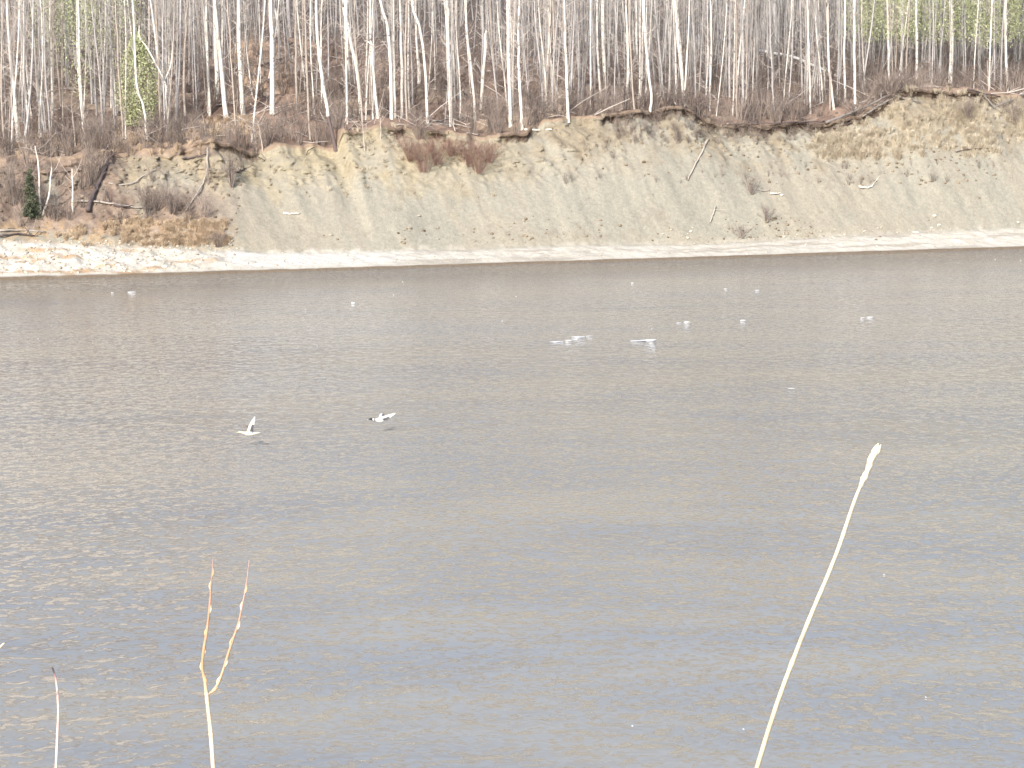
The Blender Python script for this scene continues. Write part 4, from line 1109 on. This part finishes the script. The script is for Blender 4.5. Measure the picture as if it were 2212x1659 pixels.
# ------------------------------------------------------------------ two ducks in flight
def loft(sections, k=12):
    """sections (x, y, z, ry, rz) along the body"""
    P = []; n = len(sections); an = np.arange(k) * 2 * math.pi / k
    for x, y, z, ry, rz in sections:
        P.append(np.stack([np.full(k, x), y + ry * .88 * np.cos(an), z + rz * .86 * np.sin(an)], 1))
    V = np.concatenate(P); idx = np.arange(n * k).reshape(n, k)
    a = idx[:-1]; b = np.roll(a, -1, 1); d = idx[1:]; c_ = np.roll(d, -1, 1)
    Q_ = np.stack([a, d, c_, b], -1).reshape(-1, 4).tolist() + [idx[0].tolist(), idx[-1][::-1].tolist()]
    return V, Q_
def wing(root, tip, fore, chord, k=10, bend=.06, spec=(0.09, 0.09, 0.10), under=(.62, .60, .56), edge=(.50, .48, .45)):
    root, tip, fore = (np.array(v_, float) for v_ in (root, tip, fore))
    sp_ = tip - root; up_ = np.cross(sp_, fore); up_ /= np.linalg.norm(up_)
    us = np.linspace(0, 1, 12); V, Cc = [], []
    for u in us:
        c0 = root + sp_ * u + up_ * bend * math.sin(u * math.pi) + fore * (-.05 * u * u)
        ch = chord * np.interp(u, [0, .3, .6, .85, 1], [1.0, 1.05, .8, .45, .12]); th = np.interp(u, [0, .4, 1], [.017, .012, .007])
        prof_ = [(0.30, 0), (.22, .8), (-.05, 1), (-.4, .75), (-.7, .5), (-.7, -.5), (-.4, -.75), (-.05, -1), (.22, -.8)]
        wav = 1 + (.08 * math.sin(u * 40) if u > .4 else 0)
        for a, t_ in prof_:
            V.append(c0 + fore * ch * a * (wav if a < 0 else 1) + up_ * th * t_)
            cc2 = spec if (-.75 < a < -.3 and .12 < u < .55) else under
            if a > .1: cc2 = edge
            Cc.append(cc2)
    m_ = 9; n = len(us); idx = np.arange(n * m_).reshape(n, m_)
    a = idx[:-1]; b = np.roll(a, -1, 1); d = idx[1:]; c_ = np.roll(d, -1, 1)
    Q_ = np.stack([a, b, c_, d], -1).reshape(-1, 4).tolist() + [idx[0][::-1].tolist(), idx[-1].tolist()]
    return np.array(V), Q_, np.array(Cc)
m, nt, p, L = mat_new('duck_feathers')
a_ = nt.nodes.new('ShaderNodeAttribute'); a_.attribute_name = 'col'; L.new(a_.outputs['Color'], p.inputs['Base Color'])
p.inputs['Roughness'].default_value = .7
tc = nt.nodes.new('ShaderNodeTexCoord'); L.new(bumpn(nt, noisen(nt, tc.outputs['Object'], 60, 2), .3, .01), p.inputs['Normal'])
FEATH = m
BODY = [(-.27, 0, .015, .004, .003), (-.25, 0, .012, .035, .008), (-.18, 0, .004, .045, .022), (-.12, 0, 0, .062, .05), (-.04, 0, -.004, .078, .07), (.05, 0, -.004, .078, .07), (.11, 0, .004, .062, .056),
        (.15, 0, .014, .042, .038), (.19, 0, .022, .031, .029), (.225, 0, .030, .030, .030), (.25, 0, .036, .033, .035), (.275, 0, .036, .029, .030), (.297, 0, .030, .018, .017), (.31, 0, .026, .013, .009), (.34, 0, .022, .014, .006), (.358, 0, .020, .006, .003)]
def duck(X, Y, dist, colf, wings, label, yaw, pitch):
    d = ray(X, Y); pos = CAM + d * dist
    V, Q_ = loft(BODY); Cc = np.array([colf(v_) for v_ in V]); Qs = list(Q_); 
    for wg in wings:
        v2, q2, c2 = wing(**wg); Qs += [[i + len(V) for i in f] for f in q2]; V = np.vstack([V, v2]); Cc = np.vstack([Cc, c2])
    me0 = bpy.data.meshes.new('duck_source'); me0.from_pydata(V.tolist(), [], Qs); me0.update()
    o = bpy.data.objects.new('flying_duck', me0); COL.objects.link(o)
    md = o.modifiers.new('remesh', 'REMESH'); md.mode = 'VOXEL'; md.voxel_size = .0045
    dg = bpy.context.evaluated_depsgraph_get(); dg.update()
    me = bpy.data.meshes.new_from_object(o.evaluated_get(dg)); o.modifiers.clear(); o.data = me; bpy.data.meshes.remove(me0)
    kd_ = KDTree(len(V)); [kd_.insert(v_, i) for i, v_ in enumerate(V)]; kd_.balance()
    cols = np.array([[*Cc[kd_.find(v_.co)[1]], 1] for v_ in me.vertices], np.float32)
    at_ = me.attributes.new('col', 'FLOAT_COLOR', 'POINT'); at_.data.foreach_set('color', cols.ravel())
    me.polygons.foreach_set('use_smooth', np.ones(len(me.polygons), bool)); me.name = 'flying_duck'; me.materials.clear(); me.materials.append(FEATH)
    o.scale = (dist / 56,) * 3; o.location = pos; o.rotation_euler = (0, pitch, math.pi + yaw)
    tag(o, label, 'duck', 'ducks flying low over the river')
def drake(v_):
    x, y, z = v_
    if x > .31: return (.66, .63, .42)
    if x > .195: return (.008, .013, .011)
    if x > .175: return (.8, .8, .78)
    if x > .115: return (.07, .05, .042)
    if x < -.16 and z > .02: return (.30, .28, .26)
    if x < -.13 and x > -.19 and z < .0: return (.35, .33, .30)
    return (.62, .61, .59)
def hen(v_):
    x, y, z = v_
    if x > .30: return (.55, .42, .2)
    if x > .19: return (.56, .50, .34)
    if x < -.2: return (.68, .62, .48)
    if z > .045: return (.40, .34, .24)
    return (.60, .54, .42)
# heading left in the picture: local +x is forward, local +y is toward the viewer's side after the half turn
duck(540, 936, 61, hen, [dict(root=(.03, .05, .03), tip=(-.13, .14, .46), fore=(.93, .05, .36), chord=.14),
                         dict(root=(.05, -.04, .04), tip=(.30, -.24, .19), fore=(.8, .55, .2), chord=.12, under=(.20, .16, .12), edge=(.16, .13, .1))],
     'pale brown female duck with wings raised, the left one of two', math.radians(-6), math.radians(2))
duck(823, 907, 63.2, drake, [dict(root=(.02, .05, .04), tip=(-.37, .15, .21), fore=(.72, .0, .69), chord=.13),
                           dict(root=(.03, -.05, .04), tip=(.03, -.40, .09), fore=(.97, .1, .1), chord=.12, under=(.45, .43, .4))],
     'dark headed male duck with pale body and swept wing, the right one', math.radians(-6), math.radians(4))

# ------------------------------------------------------------------ plants close to the viewer
def stem_mat(name, stops, scale_z=1.0):
    m, nt, p, L = mat_new(name)
    a = nt.nodes.new('ShaderNodeAttribute'); a.attribute_name = 'tint'
    r = rampnode(nt, stops); L.new(a.outputs['Fac'], r.inputs[0])
    tc = nt.nodes.new('ShaderNodeTexCoord'); n = noisen(nt, tc.outputs['Object'], 1, 3, .6, mapscale=(120, 120, 40))
    v_ = rampnode(nt, [(.3, .72), (.7, 1.12)]); L.new(n, v_.inputs[0])
    L.new(mixc(nt, 1, r.outputs[0], v_.outputs[0], 'MULTIPLY'), p.inputs['Base Color'])
    L.new(bumpn(nt, n, .3, .001), p.inputs['Normal']); p.inputs['Roughness'].default_value = .6
    return m
def near_stem(pts, widths, dist, ds=0.0):
    """photo points at a distance -> path, radii, carried on down to the ground"""
    P = np.array([at_depth(x, y, dist + ds * i) for i, (x, y) in enumerate(pts)])
    R = np.array([px(w, np.linalg.norm(q - CAM)) / 2 for w, q in zip(widths, P)])
    d = P[0] - P[1]; d /= np.linalg.norm(d); d = d + np.array([0, .0, -.6]); d /= np.linalg.norm(d)
    k_ = (P[0][2] - 8.42) / -d[2]
    n_ = max(2, int(round(k_ / np.linalg.norm(P[0] - P[1])))); fr = np.linspace(1, 1 / n_, n_)
    d0 = P[0] - P[1]; d0 /= np.linalg.norm(d0)
    ext = np.array([P[0] + (d0 * (1 - f) + d * f) * k_ * f for f in fr])
    P = np.vstack([ext, P]); R = np.concatenate([R[0] * (1 + .15 * fr), R])
    return P, R, n_
def prep(P, R, m_=14, n0=0):
    pp = smooth_path(P, m_); t = np.linspace(0, 1, len(P)); tt = np.concatenate([np.linspace(t[i], t[i + 1], m_, endpoint=False) for i in range(len(P) - 1)] + [[1.0]])
    return pp, np.interp(tt, t, R), np.clip((tt - t[n0]) / (1 - t[n0]), 0, 1)

STRAW = stem_mat('straw_stem', [(0, (.56, .48, .32)), (.7, (.68, .61, .45)), (1, (.66, .59, .45))])
WILLOW = stem_mat('willow_stem', [(0, (.72, .62, .46)), (.42, (.66, .54, .39)), (.58, (.60, .40, .22)), (.8, (.50, .29, .19)), (1, (.44, .29, .27))])
THIN = stem_mat('pink_stem', [(0, (.66, .58, .53)), (.55, (.60, .48, .44)), (.72, (.36, .24, .22)), (.85, (.10, .07, .07))])

# grass stalk with a closed seed head
P, R, n0 = near_stem([(1634, 1662), (1682, 1510), (1743, 1350), (1803, 1206), (1843, 1090), (1862, 1042)], [10.4, 10, 9.3, 8.5, 7.6, 6.8], 1.9)
pp, rr, tt = prep(P, R, 14, n0); b = P[0]
rr = rr * (1 + .28 * np.exp(-((tt - .30) / .008) ** 2) + .24 * np.exp(-((tt - .68) / .008) ** 2) + .03 * rng.normal(0, 1, len(rr)))
st = empty('grass_stalk', b); tag(st, 'tall bleached straw stalk leaning right with a narrow seed head', 'grass stalk', None)
V, Q_ = tubes((pp - b)[None], rr[None], 10); mb = MB(); mb.add(V, Q_, np.repeat(tt, 10)); link('stem', mb.mesh('stem'), STRAW, st)
hp = np.array([at_depth(x, y, 1.9) for x, y in [(1858, 1052), (1866, 1034), (1873, 1018), (1881, 998), (1888, 982), (1894, 970), (1898, 962)]])
hr = np.array([px(w, 2.0) / 2 for w in (7, 11.5, 12.5, 12, 12, 9, 2)])
h2, r2, t2 = prep(hp, hr, 4); r2 = r2 * (1 + .20 * np.sin(np.arange(len(r2)) * 1.35))
V, Q_ = tubes((h2 - b)[None], r2[None], 10); mb = MB(); mb.add(V, Q_, .9)
for i in range(34):                                        # spikelets folded against the axis
    t = rng.uniform(.02, .66); k_ = int(t * (len(h2) - 2)); c0 = h2[k_] - b; ax = h2[k_ + 1] - h2[k_]; ax /= np.linalg.norm(ax)
    o_ = rng.normal(0, 1, 3); o_ -= ax * (o_ @ ax); o_ /= np.linalg.norm(o_)
    l_ = .012; s0 = c0 + o_ * r2[k_] * .6; V, Q_ = tubes(np.array([[s0, s0 + ax * l_ * .5 + o_ * .0006, s0 + ax * l_]]), np.array([[.0006, .0015, .0004]]), 5); mb.add(V, Q_, rng.uniform(.6, 1))
link('seed_head', mb.mesh('seed_head'), STRAW, st)

# forked willow shoot
P, R, n0 = near_stem([(461, 1662), (456, 1590), (449, 1525), (446, 1494)], [9.4, 9, 8.8, 8.6], 2.1)
pp, rr, tt = prep(P, R, 14, n0); b = P[0]
rr = rr * (1 + .20 * np.exp(-((tt - .35) / .03) ** 2) + .18 * np.exp(-((tt - .8) / .03) ** 2) + .04 * rng.normal(0, 1, len(rr)))
wl = empty('willow_shoot', b); tag(wl, 'forked willow shoot, cream below and orange above, rising from the bottom edge', 'shoot')
V, Q_ = tubes((pp - b)[None], rr[None], 10); mb = MB(); mb.add(V, Q_, np.repeat(tt * .42, 10)); link('stem', mb.mesh('stem'), WILLOW, wl)
for pts, ws in (([(446, 1497), (442, 1468), (437, 1440), (440, 1405), (447, 1362), (453, 1310), (456, 1262), (459, 1230), (460, 1206)], (8.2, 7.4, 7, 6.6, 5.8, 5, 4, 2.6, 1.2)),
                ([(448, 1500), (460, 1492), (474, 1470), (488, 1428), (502, 1384), (514, 1350), (524, 1305), (533, 1255), (538, 1210)], (6.4, 6, 6, 5.6, 5.4, 4.6, 3.4, 2.4, 1.2))):
    dd = 2.1 + np.linspace(0, rng.uniform(-.06, .06), len(pts)); Pb = np.array([at_depth(x, y, q_) for (x, y), q_ in zip(pts, dd)]); Rb = np.array([px(w, 2.1) / 2 for w in ws])
    p2, r2, t2 = prep(Pb, Rb, 4); r2 = r2 * (1 + .10 * np.sin(np.arange(len(r2)) * 1.7) + .05 * rng.normal(0, 1, len(r2)))
    V, Q_ = tubes((p2 - b)[None], r2[None], 8); mb = MB(); mb.add(V, Q_, np.repeat(.45 + .55 * t2, 8)); br = link('branch', mb.mesh('branch'), WILLOW, wl)
    for j in range(7):                                     # buds, alternate sides
        k_ = int((.12 + .12 * j) * (len(p2) - 1)); ax = p2[k_ + 1] - p2[k_]; ax /= np.linalg.norm(ax); sd_ = np.array([(-1) ** j, rng.normal(0, .4), 0]); sd_ -= ax * (sd_ @ ax); sd_ /= np.linalg.norm(sd_)
        s0 = p2[k_] - b + sd_ * r2[k_] * .6; l_ = .008
        V, Q_ = tubes(np.array([[s0, s0 + ax * l_ * .45 + sd_ * .0007, s0 + ax * l_ + sd_ * .0002]]), np.array([[.0009, .0013, .0003]]), 6)
        mb = MB(); mb.add(V, Q_, .25 if j % 3 else .6); link('bud', mb.mesh('bud'), WILLOW, br)

# thin stem
P, R, n0 = near_stem([(121, 1662), (124, 1590), (126, 1530), (122, 1475), (117, 1455), (113, 1442)], [6, 5.8, 5.4, 4.8, 4.2, 4], 2.3)
pp, rr, tt = prep(P, R, 14, n0); b = P[0]
V, Q_ = tubes((pp - b)[None], rr[None], 8); mb = MB(); mb.add(V, Q_, np.repeat(tt, 8)); o = link('reed', mb.mesh('reed'), THIN, None, b)
tag(o, 'thin pinkish stem with a dark crooked tip near the bottom left corner', 'stem')

# twig tip poking in at the left edge
P, R, n0 = near_stem([(-26, 1440), (-12, 1412), (0, 1398), (9, 1389)], [6.5, 6, 6, 3], 2.2)
pp, rr, tt = prep(P, R, 14, n0); b = P[0]
V, Q_ = tubes((pp - b)[None], rr[None], 8); mb = MB(); mb.add(V, Q_, np.repeat(.2 + .2 * tt, 8)); o = link('dry_twig', mb.mesh('dry_twig'), WILLOW, None, b)
tag(o, 'cream twig tip just poking in at the left edge of the picture', 'twig')
